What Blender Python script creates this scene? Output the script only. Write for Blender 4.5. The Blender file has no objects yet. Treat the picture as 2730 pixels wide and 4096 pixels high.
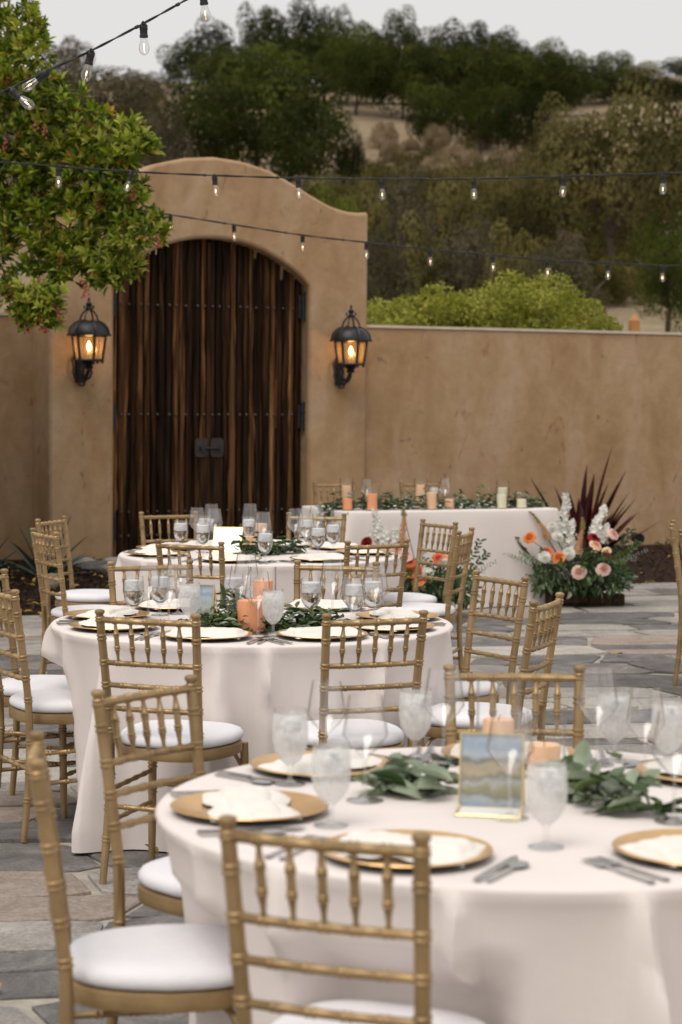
import bpy, bmesh, math, random
from math import sin, cos, pi, radians, sqrt, hypot, atan2
from mathutils import Vector, Matrix, noise

# ---------------------------------------------------------------- camera, sky, sun, exposure
SC = bpy.context.scene
COL = SC.collection
CAM_H, PITCH, ROLL, FPX = 1.637, 0.0553, 0.008, 8446.6
cam = bpy.data.cameras.new('camera')
cam.sensor_fit = 'VERTICAL'; cam.sensor_height = 36.0; cam.sensor_width = 24.0
cam.lens = FPX / 4096 * 36.0
cam.clip_start = 0.1; cam.clip_end = 6000
cam.dof.use_dof = True; cam.dof.focus_distance = 8.5; cam.dof.aperture_fstop = 4.4
camo = bpy.data.objects.new('camera', cam); COL.objects.link(camo); SC.camera = camo
_F = Vector((0, cos(PITCH), -sin(PITCH))); _U = Vector((0, sin(PITCH), cos(PITCH))); _R = Vector((1, 0, 0))
_r = _R * cos(ROLL) + _U * sin(ROLL); _u = _U * cos(ROLL) - _R * sin(ROLL)
camo.matrix_world = Matrix(((_r.x, _u.x, -_F.x, 0), (_r.y, _u.y, -_F.y, 0), (_r.z, _u.z, -_F.z, CAM_H), (0, 0, 0, 1)))

W = bpy.data.worlds.new('World'); SC.world = W; W.use_nodes = True
_n = W.node_tree.nodes; _l = W.node_tree.links; _n.clear()
SUN_EL, SUN_AZ = radians(60), radians(-150)
_sky = _n.new('ShaderNodeTexSky'); _sky.sky_type = 'NISHITA'; _sky.sun_disc = False
_sky.sun_elevation = SUN_EL; _sky.sun_rotation = SUN_AZ; _sky.dust_density = 6.0; _sky.air_density = 1.0
_mix = _n.new('ShaderNodeMix'); _mix.data_type = 'RGBA'; _mix.inputs['Factor'].default_value = 0.90
_mix.inputs['B'].default_value = (9.3, 9.0, 8.75, 1)          # the even overcast veil
_bg = _n.new('ShaderNodeBackground'); _bg.inputs['Strength'].default_value = 0.068
_o = _n.new('ShaderNodeOutputWorld')
_l.new(_sky.outputs[0], _mix.inputs['A']); _l.new(_mix.outputs['Result'], _bg.inputs[0]); _l.new(_bg.outputs[0], _o.inputs[0])
sl = bpy.data.lights.new('sun', 'SUN'); sl.energy = 1.3; sl.angle = radians(40); sl.color = (1, .95, .88)
slo = bpy.data.objects.new('sun', sl); COL.objects.link(slo)
_d = Vector((sin(SUN_AZ) * cos(SUN_EL), cos(SUN_AZ) * cos(SUN_EL), sin(SUN_EL)))
slo.rotation_euler = _d.to_track_quat('Z', 'Y').to_euler(); slo.location = _d * 40
vs = SC.view_settings; vs.view_transform = 'Standard'; vs.look = 'None'; vs.gamma = 1; vs.use_curve_mapping = False; vs.exposure = 0.42
SC.render.engine = 'CYCLES'
cy = SC.cycles
cy.max_bounces = 10; cy.transparent_max_bounces = 24; cy.glossy_bounces = 4; cy.transmission_bounces = 8; cy.diffuse_bounces = 4
cy.caustics_reflective = False; cy.caustics_refractive = False; cy.sample_clamp_indirect = 6.0
cy.use_denoising = True

def ray(px, py):
    dx, dy = px - 1365, py - 2048
    return _F + _r * (dx / FPX) - _u * (dy / FPX)
def onz(px, py, z):
    d = ray(px, py); t = (z - CAM_H) / d.z; return Vector((d.x * t, d.y * t, z))
def ony(px, py, Y):
    d = ray(px, py); t = Y / d.y; return Vector((d.x * t, Y, CAM_H + d.z * t))
DPX = 2730 / 1568.0

# ---------------------------------------------------------------- mesh helpers
RNG = random.Random(7)
def rv(rng=RNG):
    while True:
        v = Vector((rng.uniform(-1, 1), rng.uniform(-1, 1), rng.uniform(-1, 1)))
        if .05 < v.length < 1: return v.normalized()
def frame(d):
    d = d.normalized(); a = Vector((0, 0, 1)) if abs(d.z) < .9 else Vector((1, 0, 0))
    x = a.cross(d).normalized(); return x, d.cross(x).normalized(), d

class MB:
    def __init__(s): s.v = []; s.f = []; s.m = []
    def add(s, vs, fs, mi=0):
        o = len(s.v); s.v.extend([tuple(q) for q in vs])
        for q in fs: s.f.append([i + o for i in q]); s.m.append(mi)
    def box(s, c, sz, rot=None, mi=0):
        hx, hy, hz = sz[0] / 2, sz[1] / 2, sz[2] / 2
        vs = [Vector((x, y, z)) for z in (-hz, hz) for y in (-hy, hy) for x in (-hx, hx)]
        if rot is not None: vs = [rot @ q for q in vs]
        c = Vector(c)
        s.add([q + c for q in vs], [(0, 2, 3, 1), (4, 5, 7, 6), (0, 1, 5, 4), (2, 6, 7, 3), (0, 4, 6, 2), (1, 3, 7, 5)], mi)
    def tube(s, pts, rad, n=8, cap=True, mi=0):
        pts = [Vector(p) for p in pts]
        if not isinstance(rad, (list, tuple)): rad = [rad] * len(pts)
        t = (pts[1] - pts[0]).normalized(); x, y, _ = frame(t); vs = []
        for i, p in enumerate(pts):
            if 0 < i < len(pts) - 1: tt = (pts[i + 1] - pts[i - 1])
            elif i == 0: tt = pts[1] - pts[0]
            else: tt = pts[-1] - pts[-2]
            if tt.length < 1e-9: tt = t
            tt = tt.normalized(); x = (x - tt * x.dot(tt)).normalized(); y = tt.cross(x)
            for k in range(n):
                a = 2 * pi * k / n; vs.append(p + (x * cos(a) + y * sin(a)) * rad[i])
        fs = [(i * n + k, i * n + (k + 1) % n, (i + 1) * n + (k + 1) % n, (i + 1) * n + k) for i in range(len(pts) - 1) for k in range(n)]
        if cap: fs += [tuple(range(n))[::-1], tuple(range((len(pts) - 1) * n, len(pts) * n))]
        s.add(vs, fs, mi)
    def rod(s, path, prof, n=8, mi=0):
        """profile prof [(t, r)] swept along a polyline path"""
        path = [Vector(p) for p in path]; L = [0]
        for a, b in zip(path, path[1:]): L.append(L[-1] + (b - a).length)
        def at(t):
            q = t * L[-1]
            for i in range(len(path) - 1):
                if q <= L[i + 1] + 1e-9: return path[i].lerp(path[i + 1], (q - L[i]) / (L[i + 1] - L[i]))
            return path[-1]
        s.tube([at(t) for t, r in prof], [r for t, r in prof], n, True, mi)
    def lathe(s, prof, n=16, M=None, mi=0, cap=False):
        vs = []
        for r, z in prof:
            for k in range(n):
                a = 2 * pi * k / n; q = Vector((r * cos(a), r * sin(a), z)); vs.append(M @ q if M else q)
        fs = [(i * n + k, i * n + (k + 1) % n, (i + 1) * n + (k + 1) % n, (i + 1) * n + k) for i in range(len(prof) - 1) for k in range(n)]
        if cap: fs += [tuple(range(n))[::-1], tuple(range((len(prof) - 1) * n, len(prof) * n))]
        s.add(vs, fs, mi)
    def blob(s, c, r, n=8, k=5, mi=0, jit=0, rng=RNG):
        c = Vector(c); vs = []
        for i in range(k + 1):
            for j in range(n):
                a = 2 * pi * j / n; b = pi * i / k; q = 1 + (rng.uniform(-jit, jit) if 0 < i < k else 0)
                vs.append(c + Vector((r[0] * sin(b) * cos(a) * q, r[1] * sin(b) * sin(a) * q, r[2] * cos(b))))
        s.add(vs, [(i * n + j, (i + 1) * n + j, (i + 1) * n + (j + 1) % n, i * n + (j + 1) % n) for i in range(k) for j in range(n)], mi)
    def leaf(s, p, d, up, L, w, mi=0, fold=.25, curl=.15):
        d = d.normalized(); x = d.cross(up)
        if x.length < 1e-4: x = d.orthogonal()
        x.normalize(); u = x.cross(d)
        f = u * (w * fold); c = u * (-L * curl)
        s.add([p, p + d * (L * .35) + x * (w * .5) + f, p + d * (L * .75) + x * (w * .36) + f + c * .5, p + d * L + c,
               p + d * (L * .75) - x * (w * .36) + f + c * .5, p + d * (L * .35) - x * (w * .5) + f], [(0, 1, 2, 3), (0, 3, 4, 5)], mi)
    def mesh(s, name, mats, smooth=True, angle=42):
        me = bpy.data.meshes.new(name); me.from_pydata(s.v, [], s.f)
        for m in (mats if isinstance(mats, (list, tuple)) else [mats]): me.materials.append(m)
        me.polygons.foreach_set('material_index', s.m)
        if smooth:
            me.polygons.foreach_set('use_smooth', [True] * len(s.f)); me.update()
            me.set_sharp_from_angle(angle=radians(angle))
        me.update(); return me
    def build(s, name, mats, parent=None, smooth=True, angle=42):
        return link(name, s.mesh(name, mats, smooth, angle), parent)

def link(name, me, parent=None, M=None):
    o = bpy.data.objects.new(name, me); COL.objects.link(o)
    if parent is not None: o.parent = parent
    if M is not None: o.matrix_local = M
    return o
def tag(o, label=None, cat=None, group=None, kind=None):
    if label: o['label'] = label
    if cat: o['category'] = cat
    if group: o['group'] = group
    if kind: o['kind'] = kind
    return o
def thing(name, loc=(0, 0, 0), rz=0, label=None, cat=None, group=None):
    o = bpy.data.objects.new(name, None); COL.objects.link(o)
    o.location = loc; o.rotation_euler = (0, 0, rz); o.empty_display_size = .1
    return tag(o, label, cat, group)
KIDS = {}
def copy_tree(o, parent=None):
    c = o.copy(); COL.objects.link(c)
    if parent is not None: c.parent = parent
    for ch in list(o.children): copy_tree(ch, c)
    return c

# ---------------------------------------------------------------- materials
def newmat(name):
    m = bpy.data.materials.new(name); m.use_nodes = True; nt = m.node_tree; nt.nodes.clear()
    out = nt.nodes.new('ShaderNodeOutputMaterial'); return m, nt, out
def nd(nt, t, **kw):
    n = nt.nodes.new(t)
    for k, v in kw.items():
        if k.startswith('i_'):
            key = k[2:]; key = int(key) if key.isdigit() else key.replace('_', ' ')
            n.inputs[key].default_value = v
        else: setattr(n, k, v)
    return n
def ramp(nt, fac, stops):
    r = nt.nodes.new('ShaderNodeValToRGB'); e = r.color_ramp.elements
    while len(e) < len(stops): e.new(.5)
    for q, (p, c) in zip(e, stops): q.position = p; q.color = (*c, 1)
    nt.links.new(fac, r.inputs[0]); return r.outputs[0]
def coords(nt, scale=(1, 1, 1), kind='Object'):
    tc = nt.nodes.new('ShaderNodeTexCoord'); mp = nd(nt, 'ShaderNodeMapping'); mp.inputs['Scale'].default_value = scale
    nt.links.new(tc.outputs[kind], mp.inputs[0]); return mp.outputs[0]
def geo_coords(nt, scale=(1, 1, 1)):
    g = nt.nodes.new('ShaderNodeNewGeometry'); mp = nd(nt, 'ShaderNodeMapping'); mp.inputs['Scale'].default_value = scale
    nt.links.new(g.outputs['Position'], mp.inputs[0]); return mp.outputs[0]
def mulv(nt, colsock, valsock):
    """colour times a scalar"""
    m = nd(nt, 'ShaderNodeMix', data_type='RGBA', blend_type='MULTIPLY'); m.inputs['Factor'].default_value = 1
    nt.links.new(colsock, m.inputs['A']); nt.links.new(valsock, m.inputs['B']); return m.outputs['Result']
def mapr(nt, sock, lo, hi):
    m = nd(nt, 'ShaderNodeMapRange'); m.inputs['To Min'].default_value = lo; m.inputs['To Max'].default_value = hi
    nt.links.new(sock, m.inputs[0]); return m.outputs[0]
def pmat(name, col, rough=.6, metal=0, var=.15, vs=6, bump=0, bs=60, spec=.4, objvar=0, world=False, scale=(1, 1, 1), bd=.01):
    m, nt, out = newmat(name); b = nd(nt, 'ShaderNodeBsdfPrincipled', i_Roughness=rough, i_Metallic=metal)
    b.inputs['Specular IOR Level'].default_value = spec
    co = geo_coords(nt, scale) if world else coords(nt, scale)
    nz = nd(nt, 'ShaderNodeTexNoise', i_Scale=vs, i_Detail=6.0, i_Roughness=.6); nt.links.new(co, nz.inputs[0])
    lo = [c * (1 - var) for c in col]; hi = [min(1, c * (1 + var)) for c in col]
    c = ramp(nt, nz.outputs['Fac'], [(.3, lo), (.7, hi)])
    if objvar:
        oi = nt.nodes.new('ShaderNodeObjectInfo'); c = mulv(nt, c, mapr(nt, oi.outputs['Random'], 1 - objvar, 1 + objvar))
    nt.links.new(c, b.inputs['Base Color'])
    if bump:
        n2 = nd(nt, 'ShaderNodeTexNoise', i_Scale=bs, i_Detail=5.0, i_Roughness=.65); nt.links.new(co, n2.inputs[0])
        bp = nd(nt, 'ShaderNodeBump', i_Strength=bump, i_Distance=bd); nt.links.new(n2.outputs['Fac'], bp.inputs['Height'])
        nt.links.new(bp.outputs[0], b.inputs['Normal'])
    nt.links.new(b.outputs[0], out.inputs[0]); return m
def leafmat(name, col, col2, rough=.5, trans=.25, vs=3, objvar=.2, spec=.3):
    m, nt, out = newmat(name); b = nd(nt, 'ShaderNodeBsdfPrincipled', i_Roughness=rough); b.inputs['Specular IOR Level'].default_value = spec
    co = geo_coords(nt); nz = nd(nt, 'ShaderNodeTexNoise', i_Scale=vs, i_Detail=3.0); nt.links.new(co, nz.inputs[0])
    c = ramp(nt, nz.outputs['Fac'], [(.35, col), (.65, col2)])
    if objvar:
        oi = nt.nodes.new('ShaderNodeObjectInfo'); c = mulv(nt, c, mapr(nt, oi.outputs['Random'], 1 - objvar, 1 + objvar))
    nt.links.new(c, b.inputs['Base Color'])
    t = nd(nt, 'ShaderNodeBsdfTranslucent'); nt.links.new(c, t.inputs[0])
    mx = nd(nt, 'ShaderNodeMixShader', i_0=trans); nt.links.new(b.outputs[0], mx.inputs[1]); nt.links.new(t.outputs[0], mx.inputs[2])
    nt.links.new(mx.outputs[0], out.inputs[0]); return m
def glassmat(name, tint=(1, 1, 1), edge=(.72, .73, .735), ior=1.5, rough=.02, blend=.5, base=.12):
    m, nt, out = newmat(name)
    lw = nd(nt, 'ShaderNodeLayerWeight', i_Blend=blend)
    c = ramp(nt, lw.outputs['Facing'], [(.5, tint), (.95, edge)])
    tr = nd(nt, 'ShaderNodeBsdfTransparent'); nt.links.new(c, tr.inputs[0])
    gl = nd(nt, 'ShaderNodeBsdfGlossy', i_Roughness=rough)
    fr = ramp(nt, lw.outputs['Facing'], [(.0, (base,) * 3), (.5, (base * 1.6,) * 3), (.8, (.2 + base * 2.2,) * 3), (1.0, (.9,) * 3)])
    mx = nd(nt, 'ShaderNodeMixShader'); nt.links.new(fr, mx.inputs[0]); nt.links.new(tr.outputs[0], mx.inputs[1]); nt.links.new(gl.outputs[0], mx.inputs[2])
    nt.links.new(mx.outputs[0], out.inputs[0]); return m
def emit(name, col, s):
    m, nt, out = newmat(name); e = nd(nt, 'ShaderNodeEmission', i_Strength=s); e.inputs[0].default_value = (*col, 1)
    nt.links.new(e.outputs[0], out.inputs[0]); return m

M = {}
M['gold'] = pmat('gold_paint', (.365, .248, .124), .43, .62, .28, 7, .12, 160, .5, .09)
M['cushion'] = pmat('cushion_fabric', (.80, .79, .82), .85, 0, .03, 8, .4, 9, .2, bd=.012)
M['cloth'] = pmat('ivory_cloth', (.79, .722, .688), .82, 0, .025, 3, .35, 14, .25, bd=.006)
M['napkin'] = pmat('napkin_cloth', (.82, .78, .72), .85, 0, .03, 12, .2, 60, .2, bd=.004)
M['charger'] = pmat('gold_charger', (.78, .48, .20), .28, .8, .12, 14, .1, 120, .5)
M['charger_under'] = pmat('charger_underside', (.05, .04, .035), .6)
M['steel'] = pmat('cutlery_steel', (.55, .54, .53), .22, 1, .04)
M['glass'] = glassmat('clear_glass')
M['cylglass'] = glassmat('thin_clear_glass', edge=(.78, .79, .79), base=.03)
M['bulbglass'] = glassmat('bulb_glass', (.97, .97, .96), (.62, .62, .61), 1.5, .03)
M['ice'] = pmat('crushed_ice', (.82, .83, .84), .25, 0, .05, 30, .6, 45, .6, bd=.02)
M['black'] = pmat('black_rubber', (.018, .018, .02), .5)
M['iron'] = pmat('black_iron', (.022, .022, .024), .42, .3, .2, 20, .25, 70, .5, bd=.004)
M['wire'] = pmat('black_cable', (.02, .018, .022), .45)
M['filament'] = emit('filament_glow', (1, .62, .3), 9)
M['flame'] = emit('lantern_flame', (1, .62, .25), 22)
M['peach'] = pmat('peach_wax', (.90, .56, .34), .5, 0, .03, 5, 0, 60, .4)
M['orange'] = pmat('orange_wax', (.92, .38, .18), .5, 0, .04, 5, 0, 60, .4)
M['ivorywax'] = pmat('ivory_wax', (.85, .80, .58), .5, 0, .03)
M['goldedge'] = pmat('brass_edge', (.72, .58, .30), .3, .85)
M['wick'] = pmat('wick', (.03, .025, .02), .9)
def water_mat():
    m, nt, out = newmat('water'); g = nd(nt, 'ShaderNodeBsdfRefraction', i_IOR=1.33, i_Roughness=0.0); g.inputs[0].default_value = (.97, .97, .97, 1)
    gl = nd(nt, 'ShaderNodeBsdfGlossy', i_Roughness=.03); fr = nd(nt, 'ShaderNodeFresnel', i_IOR=1.33)
    mx = nd(nt, 'ShaderNodeMixShader'); nt.links.new(fr.outputs[0], mx.inputs[0]); nt.links.new(g.outputs[0], mx.inputs[1]); nt.links.new(gl.outputs[0], mx.inputs[2])
    nt.links.new(mx.outputs[0], out.inputs[0]); return m
M['water'] = water_mat()
def frost_mat():
    m, nt, out = newmat('frosted_glass'); co = coords(nt, (1, 1, .6)); nz = nd(nt, 'ShaderNodeTexNoise', i_Scale=34.0, i_Detail=5.0, i_Distortion=1.0); nt.links.new(co, nz.inputs[0])
    tr = nd(nt, 'ShaderNodeBsdfTransparent'); tr.inputs[0].default_value = (.96, .96, .96, 1)
    df = nd(nt, 'ShaderNodeBsdfDiffuse'); df.inputs[0].default_value = (.90, .90, .89, 1)
    tl = nd(nt, 'ShaderNodeBsdfTranslucent'); tl.inputs[0].default_value = (.90, .90, .89, 1)
    a = nd(nt, 'ShaderNodeMixShader', i_0=.22); nt.links.new(df.outputs[0], a.inputs[1]); nt.links.new(tl.outputs[0], a.inputs[2])
    b = nd(nt, 'ShaderNodeMixShader'); nt.links.new(mapr(nt, nz.outputs['Fac'], .05, 1.0), b.inputs[0]); nt.links.new(tr.outputs[0], b.inputs[1]); nt.links.new(a.outputs[0], b.inputs[2])
    gl = nd(nt, 'ShaderNodeBsdfGlossy', i_Roughness=.25); c = nd(nt, 'ShaderNodeMixShader', i_0=.06); nt.links.new(b.outputs[0], c.inputs[1]); nt.links.new(gl.outputs[0], c.inputs[2])
    nt.links.new(c.outputs[0], out.inputs[0]); return m
M['frost'] = frost_mat()
def lantern_glass():
    m, nt, out = newmat('amber_seeded_glass'); co = coords(nt); nz = nd(nt, 'ShaderNodeTexNoise', i_Scale=18.0, i_Detail=3.0); nt.links.new(co, nz.inputs[0])
    tr = nd(nt, 'ShaderNodeBsdfTransparent'); tr.inputs[0].default_value = (.88, .74, .56, 1)
    tl = nd(nt, 'ShaderNodeBsdfTranslucent'); tl.inputs[0].default_value = (.85, .62, .38, 1)
    gl = nd(nt, 'ShaderNodeBsdfGlossy', i_Roughness=.15)
    a = nd(nt, 'ShaderNodeMixShader'); nt.links.new(mapr(nt, nz.outputs['Fac'], .08, .26), a.inputs[0]); nt.links.new(tr.outputs[0], a.inputs[1]); nt.links.new(tl.outputs[0], a.inputs[2])
    b = nd(nt, 'ShaderNodeMixShader', i_0=.06); nt.links.new(a.outputs[0], b.inputs[1]); nt.links.new(gl.outputs[0], b.inputs[2])
    nt.links.new(b.outputs[0], out.inputs[0]); return m
M['lglass'] = lantern_glass()
def stucco():
    m, nt, out = newmat('tan_stucco'); b = nd(nt, 'ShaderNodeBsdfPrincipled', i_Roughness=.85); b.inputs['Specular IOR Level'].default_value = .2
    co = coords(nt); cs = coords(nt, (1.7, 1, .62))
    n1 = nd(nt, 'ShaderNodeTexNoise', i_Scale=1.5, i_Detail=8.0, i_Roughness=.6, i_Distortion=.6); nt.links.new(cs, n1.inputs[0])
    n2 = nd(nt, 'ShaderNodeTexNoise', i_Scale=7.0, i_Detail=6.0, i_Roughness=.65, i_Distortion=.8); nt.links.new(co, n2.inputs[0])
    c = ramp(nt, n1.outputs['Fac'], [(.28, (.355, .218, .112)), (.48, (.43, .282, .160)), (.70, (.49, .348, .228))])
    k = ramp(nt, n2.outputs['Fac'], [(.25, (.84, .82, .8)), (.6, (1, 1, 1)), (.8, (1.08, 1.09, 1.1))])
    c = mulv(nt, c, k)
    # rust-red smears and small dark scuffs with shapes of their own
    cst = coords(nt, (1.5, 1, .62)); v = nd(nt, 'ShaderNodeTexNoise', i_Scale=2.3, i_Detail=5.0, i_Distortion=1.4, i_Roughness=.62); nt.links.new(cst, v.inputs[0])
    f = ramp(nt, v.outputs['Fac'], [(.645, (0, 0, 0)), (.70, (.5, .5, .5))])
    mx = nd(nt, 'ShaderNodeMix', data_type='RGBA'); mx.inputs['B'].default_value = (.20, .055, .03, 1); nt.links.new(f, mx.inputs['Factor']); nt.links.new(c, mx.inputs['A'])
    v2 = nd(nt, 'ShaderNodeTexNoise', i_Scale=3.6, i_Detail=4.0, i_Distortion=2.2, i_Roughness=.55); nt.links.new(coords(nt, (1.3, 1, .9)), v2.inputs[0])
    f2 = ramp(nt, v2.outputs['Fac'], [(.672, (0, 0, 0)), (.73, (.5, .5, .5))])
    mx2 = nd(nt, 'ShaderNodeMix', data_type='RGBA'); mx2.inputs['B'].default_value = (.07, .05, .04, 1); nt.links.new(f2, mx2.inputs['Factor']); nt.links.new(mx.outputs['Result'], mx2.inputs['A'])
    nt.links.new(mx2.outputs['Result'], b.inputs['Base Color'])
    n3 = nd(nt, 'ShaderNodeTexNoise', i_Scale=5.0, i_Detail=8.0, i_Roughness=.6); nt.links.new(co, n3.inputs[0])
    bp = nd(nt, 'ShaderNodeBump', i_Strength=.35, i_Distance=.03); nt.links.new(n3.outputs['Fac'], bp.inputs['Height']); nt.links.new(bp.outputs[0], b.inputs['Normal'])
    nt.links.new(b.outputs[0], out.inputs[0]); return m
M['stucco'] = stucco()
M['cap'] = pmat('wall_edge_light', (.62, .53, .43), .8, 0, .1, 5, .2, 20, .2)  # paler than the stucco: skylight caught by the wall's top edge, put into colour
def oldwood(name, dark, mid, light, hi=.62):
    m, nt, out = newmat(name); b = nd(nt, 'ShaderNodeBsdfPrincipled', i_Roughness=.6); b.inputs['Specular IOR Level'].default_value = .08
    oi = nt.nodes.new('ShaderNodeObjectInfo'); tc = nt.nodes.new('ShaderNodeTexCoord'); cb = nd(nt, 'ShaderNodeVectorMath', operation='ADD')
    sc = nd(nt, 'ShaderNodeVectorMath', operation='SCALE', i_Scale=37.0); c3 = nd(nt, 'ShaderNodeCombineXYZ')
    for i in range(3): nt.links.new(oi.outputs['Random'], c3.inputs[i])
    nt.links.new(c3.outputs[0], sc.inputs[0]); nt.links.new(tc.outputs['Object'], cb.inputs[0]); nt.links.new(sc.outputs[0], cb.inputs[1])
    mp = nd(nt, 'ShaderNodeMapping'); mp.inputs['Scale'].default_value = (16, 16, .75); nt.links.new(cb.outputs[0], mp.inputs[0])
    n1 = nd(nt, 'ShaderNodeTexNoise', i_Scale=1.0, i_Detail=7.0, i_Roughness=.62, i_Distortion=1.2); nt.links.new(mp.outputs[0], n1.inputs[0])
    mp2 = nd(nt, 'ShaderNodeMapping'); mp2.inputs['Scale'].default_value = (90, 90, 2.2); nt.links.new(cb.outputs[0], mp2.inputs[0])
    n2 = nd(nt, 'ShaderNodeTexNoise', i_Scale=1.0, i_Detail=4.0); nt.links.new(mp2.outputs[0], n2.inputs[0])
    c = ramp(nt, n1.outputs['Fac'], [(.36, dark), (.52, mid), (hi, light), (.8, mid)])
    c = mulv(nt, c, mapr(nt, n2.outputs['Fac'], .55, 1.35)); c = mulv(nt, c, mapr(nt, oi.outputs['Random'], .7, 1.25))
    nt.links.new(c, b.inputs['Base Color'])
    bp = nd(nt, 'ShaderNodeBump', i_Strength=.5, i_Distance=.01); nt.links.new(n2.outputs['Fac'], bp.inputs['Height']); nt.links.new(bp.outputs[0], b.inputs['Normal'])
    nt.links.new(b.outputs[0], out.inputs[0]); return m
M['plank_dark'] = oldwood('dark_oiled_wood', (.008, .005, .003), (.028, .014, .007), (.080, .038, .017), .64)
M['plank_mid'] = oldwood('brown_oiled_wood', (.016, .008, .004), (.100, .046, .019), (.23, .112, .048), .62)
M['plank_light'] = oldwood('worn_orange_wood', (.024, .012, .005), (.135, .062, .025), (.31, .158, .070), .62)
M['crate'] = oldwood('weathered_crate_wood', (.018, .011, .007), (.04, .024, .014), (.085, .052, .03))
def stone(name, a, b_, c_):
    m, nt, out = newmat(name); b = nd(nt, 'ShaderNodeBsdfPrincipled', i_Roughness=.8); b.inputs['Specular IOR Level'].default_value = .3
    co = geo_coords(nt); oi = nt.nodes.new('ShaderNodeObjectInfo')
    n1 = nd(nt, 'ShaderNodeTexNoise', i_Scale=4.5, i_Detail=9.0, i_Roughness=.68, i_Distortion=.8); nt.links.new(co, n1.inputs[0])
    c = ramp(nt, n1.outputs['Fac'], [(.3, a), (.5, b_), (.72, c_)])
    n2 = nd(nt, 'ShaderNodeTexNoise', i_Scale=70.0, i_Detail=6.0, i_Roughness=.7); nt.links.new(co, n2.inputs[0])
    c = mulv(nt, c, mapr(nt, n2.outputs['Fac'], .25, 1.8)); c = mulv(nt, c, mapr(nt, oi.outputs['Random'], .8, 1.2)); nt.links.new(c, b.inputs['Base Color'])
    ad = nd(nt, 'ShaderNodeMath', operation='MULTIPLY_ADD', i_1=.35); nt.links.new(n2.outputs['Fac'], ad.inputs[0]); nt.links.new(n1.outputs['Fac'], ad.inputs[2])
    bp = nd(nt, 'ShaderNodeBump', i_Strength=.8, i_Distance=.02); nt.links.new(ad.outputs[0], bp.inputs['Height']); nt.links.new(bp.outputs[0], b.inputs['Normal'])
    nt.links.new(b.outputs[0], out.inputs[0]); return m
M['stone0'] = stone('slate_grey_stone', (.095, .088, .086), (.155, .145, .140), (.26, .242, .23))
M['stone1'] = stone('mid_grey_stone', (.19, .174, .163), (.285, .264, .244), (.41, .38, .347))
M['stone2'] = stone('pale_grey_stone', (.29, .27, .24), (.39, .36, .32), (.49, .45, .40))
M['stone3'] = stone('pinkish_stone', (.22, .175, .150), (.29, .235, .20), (.36, .30, .26))
M['mortar'] = pmat('pale_mortar', (.40, .365, .315), .9, 0, .22, 14, .6, 90, .2, world=True)
M['soil'] = pmat('dry_soil', (.20, .15, .10), .95, 0, .25, 3, .5, 12, .1, world=True)
M['mulch'] = pmat('dark_mulch', (.036, .020, .014), .95, 0, .5, 24, 1.0, 45, .15, world=True, bd=.03)
M['chip'] = pmat('bark_chip', (.055, .028, .02), .9, 0, .4, 5, objvar=.3)
M['fallen'] = pmat('fallen_leaf', (.42, .27, .06), .7, 0, .4, 6, world=True)
# ---------------------------------------------------------------- terrain
def lerp_tab(tab, x):
    if x <= tab[0][0]: return tab[0][1]
    for (a, b), (c, d) in zip(tab, tab[1:]):
        if x <= c:
            t = (x - a) / (c - a); return b + (d - b) * t
    return tab[-1][1]
HILL = [(-500, -.05), (26, -.05), (40, .9), (60, 3.3), (75, 5.0), (90, 8.3), (110, 13.2), (130, 17.6), (150, 22.5), (175, 27.6), (200, 30.5), (240, 31), (320, 26), (500, 14), (900, 4), (5000, 0)]
def terr(x, y):
    z = lerp_tab(HILL, y)
    k = max(0, min(1, (y - 26) / 60)) 
    z += k * (1.1 * noise.noise(Vector((x * .03, y * .03, 1.3))) + .35 * noise.noise(Vector((x * .12, y * .12, 4.1))))
    z *= 1 - .45 * max(0, min(1, (abs(x) - 120) / 500))
    return z
ys = [-600, -200, -60, -20, 0, 10, 20, 24, 26] + list(range(28, 216, 3)) + [225, 240, 270, 320, 400, 500, 700, 900, 1400, 2500, 4500]
xs = [-3000, -1500, -800, -450, -300, -220, -160, -120, -90, -70, -55] + list(range(-46, 47, 3)) + [55, 70, 90, 120, 160, 220, 300, 450, 800, 1500, 3000]
mb = MB(); mb.add([(x, y, terr(x, y)) for y in ys for x in xs],
                  [(j * len(xs) + i, j * len(xs) + i + 1, (j + 1) * len(xs) + i + 1, (j + 1) * len(xs) + i) for j in range(len(ys) - 1) for i in range(len(xs) - 1)])
def grassmat():
    m, nt, out = newmat('dry_hill_grass'); b = nd(nt, 'ShaderNodeBsdfPrincipled', i_Roughness=.95); b.inputs['Specular IOR Level'].default_value = .05
    co = geo_coords(nt); n1 = nd(nt, 'ShaderNodeTexNoise', i_Scale=.22, i_Detail=8.0, i_Roughness=.65); nt.links.new(co, n1.inputs[0])
    c = ramp(nt, n1.outputs['Fac'], [(.28, (.22, .16, .09)), (.45, (.38, .29, .185)), (.7, (.50, .405, .285))])
    n2 = nd(nt, 'ShaderNodeTexNoise', i_Scale=3.0, i_Detail=6.0, i_Roughness=.7); nt.links.new(co, n2.inputs[0])
    c = mulv(nt, c, mapr(nt, n2.outputs['Fac'], .55, 1.4)); nt.links.new(c, b.inputs[0])
    bp = nd(nt, 'ShaderNodeBump', i_Strength=1.0, i_Distance=.4); nt.links.new(n2.outputs['Fac'], bp.inputs['Height']); nt.links.new(bp.outputs[0], b.inputs['Normal'])
    nt.links.new(b.outputs[0], out.inputs[0]); return m
M['grass'] = grassmat()
tag(mb.build('hill_ground', M['grass']), kind='structure')

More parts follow.
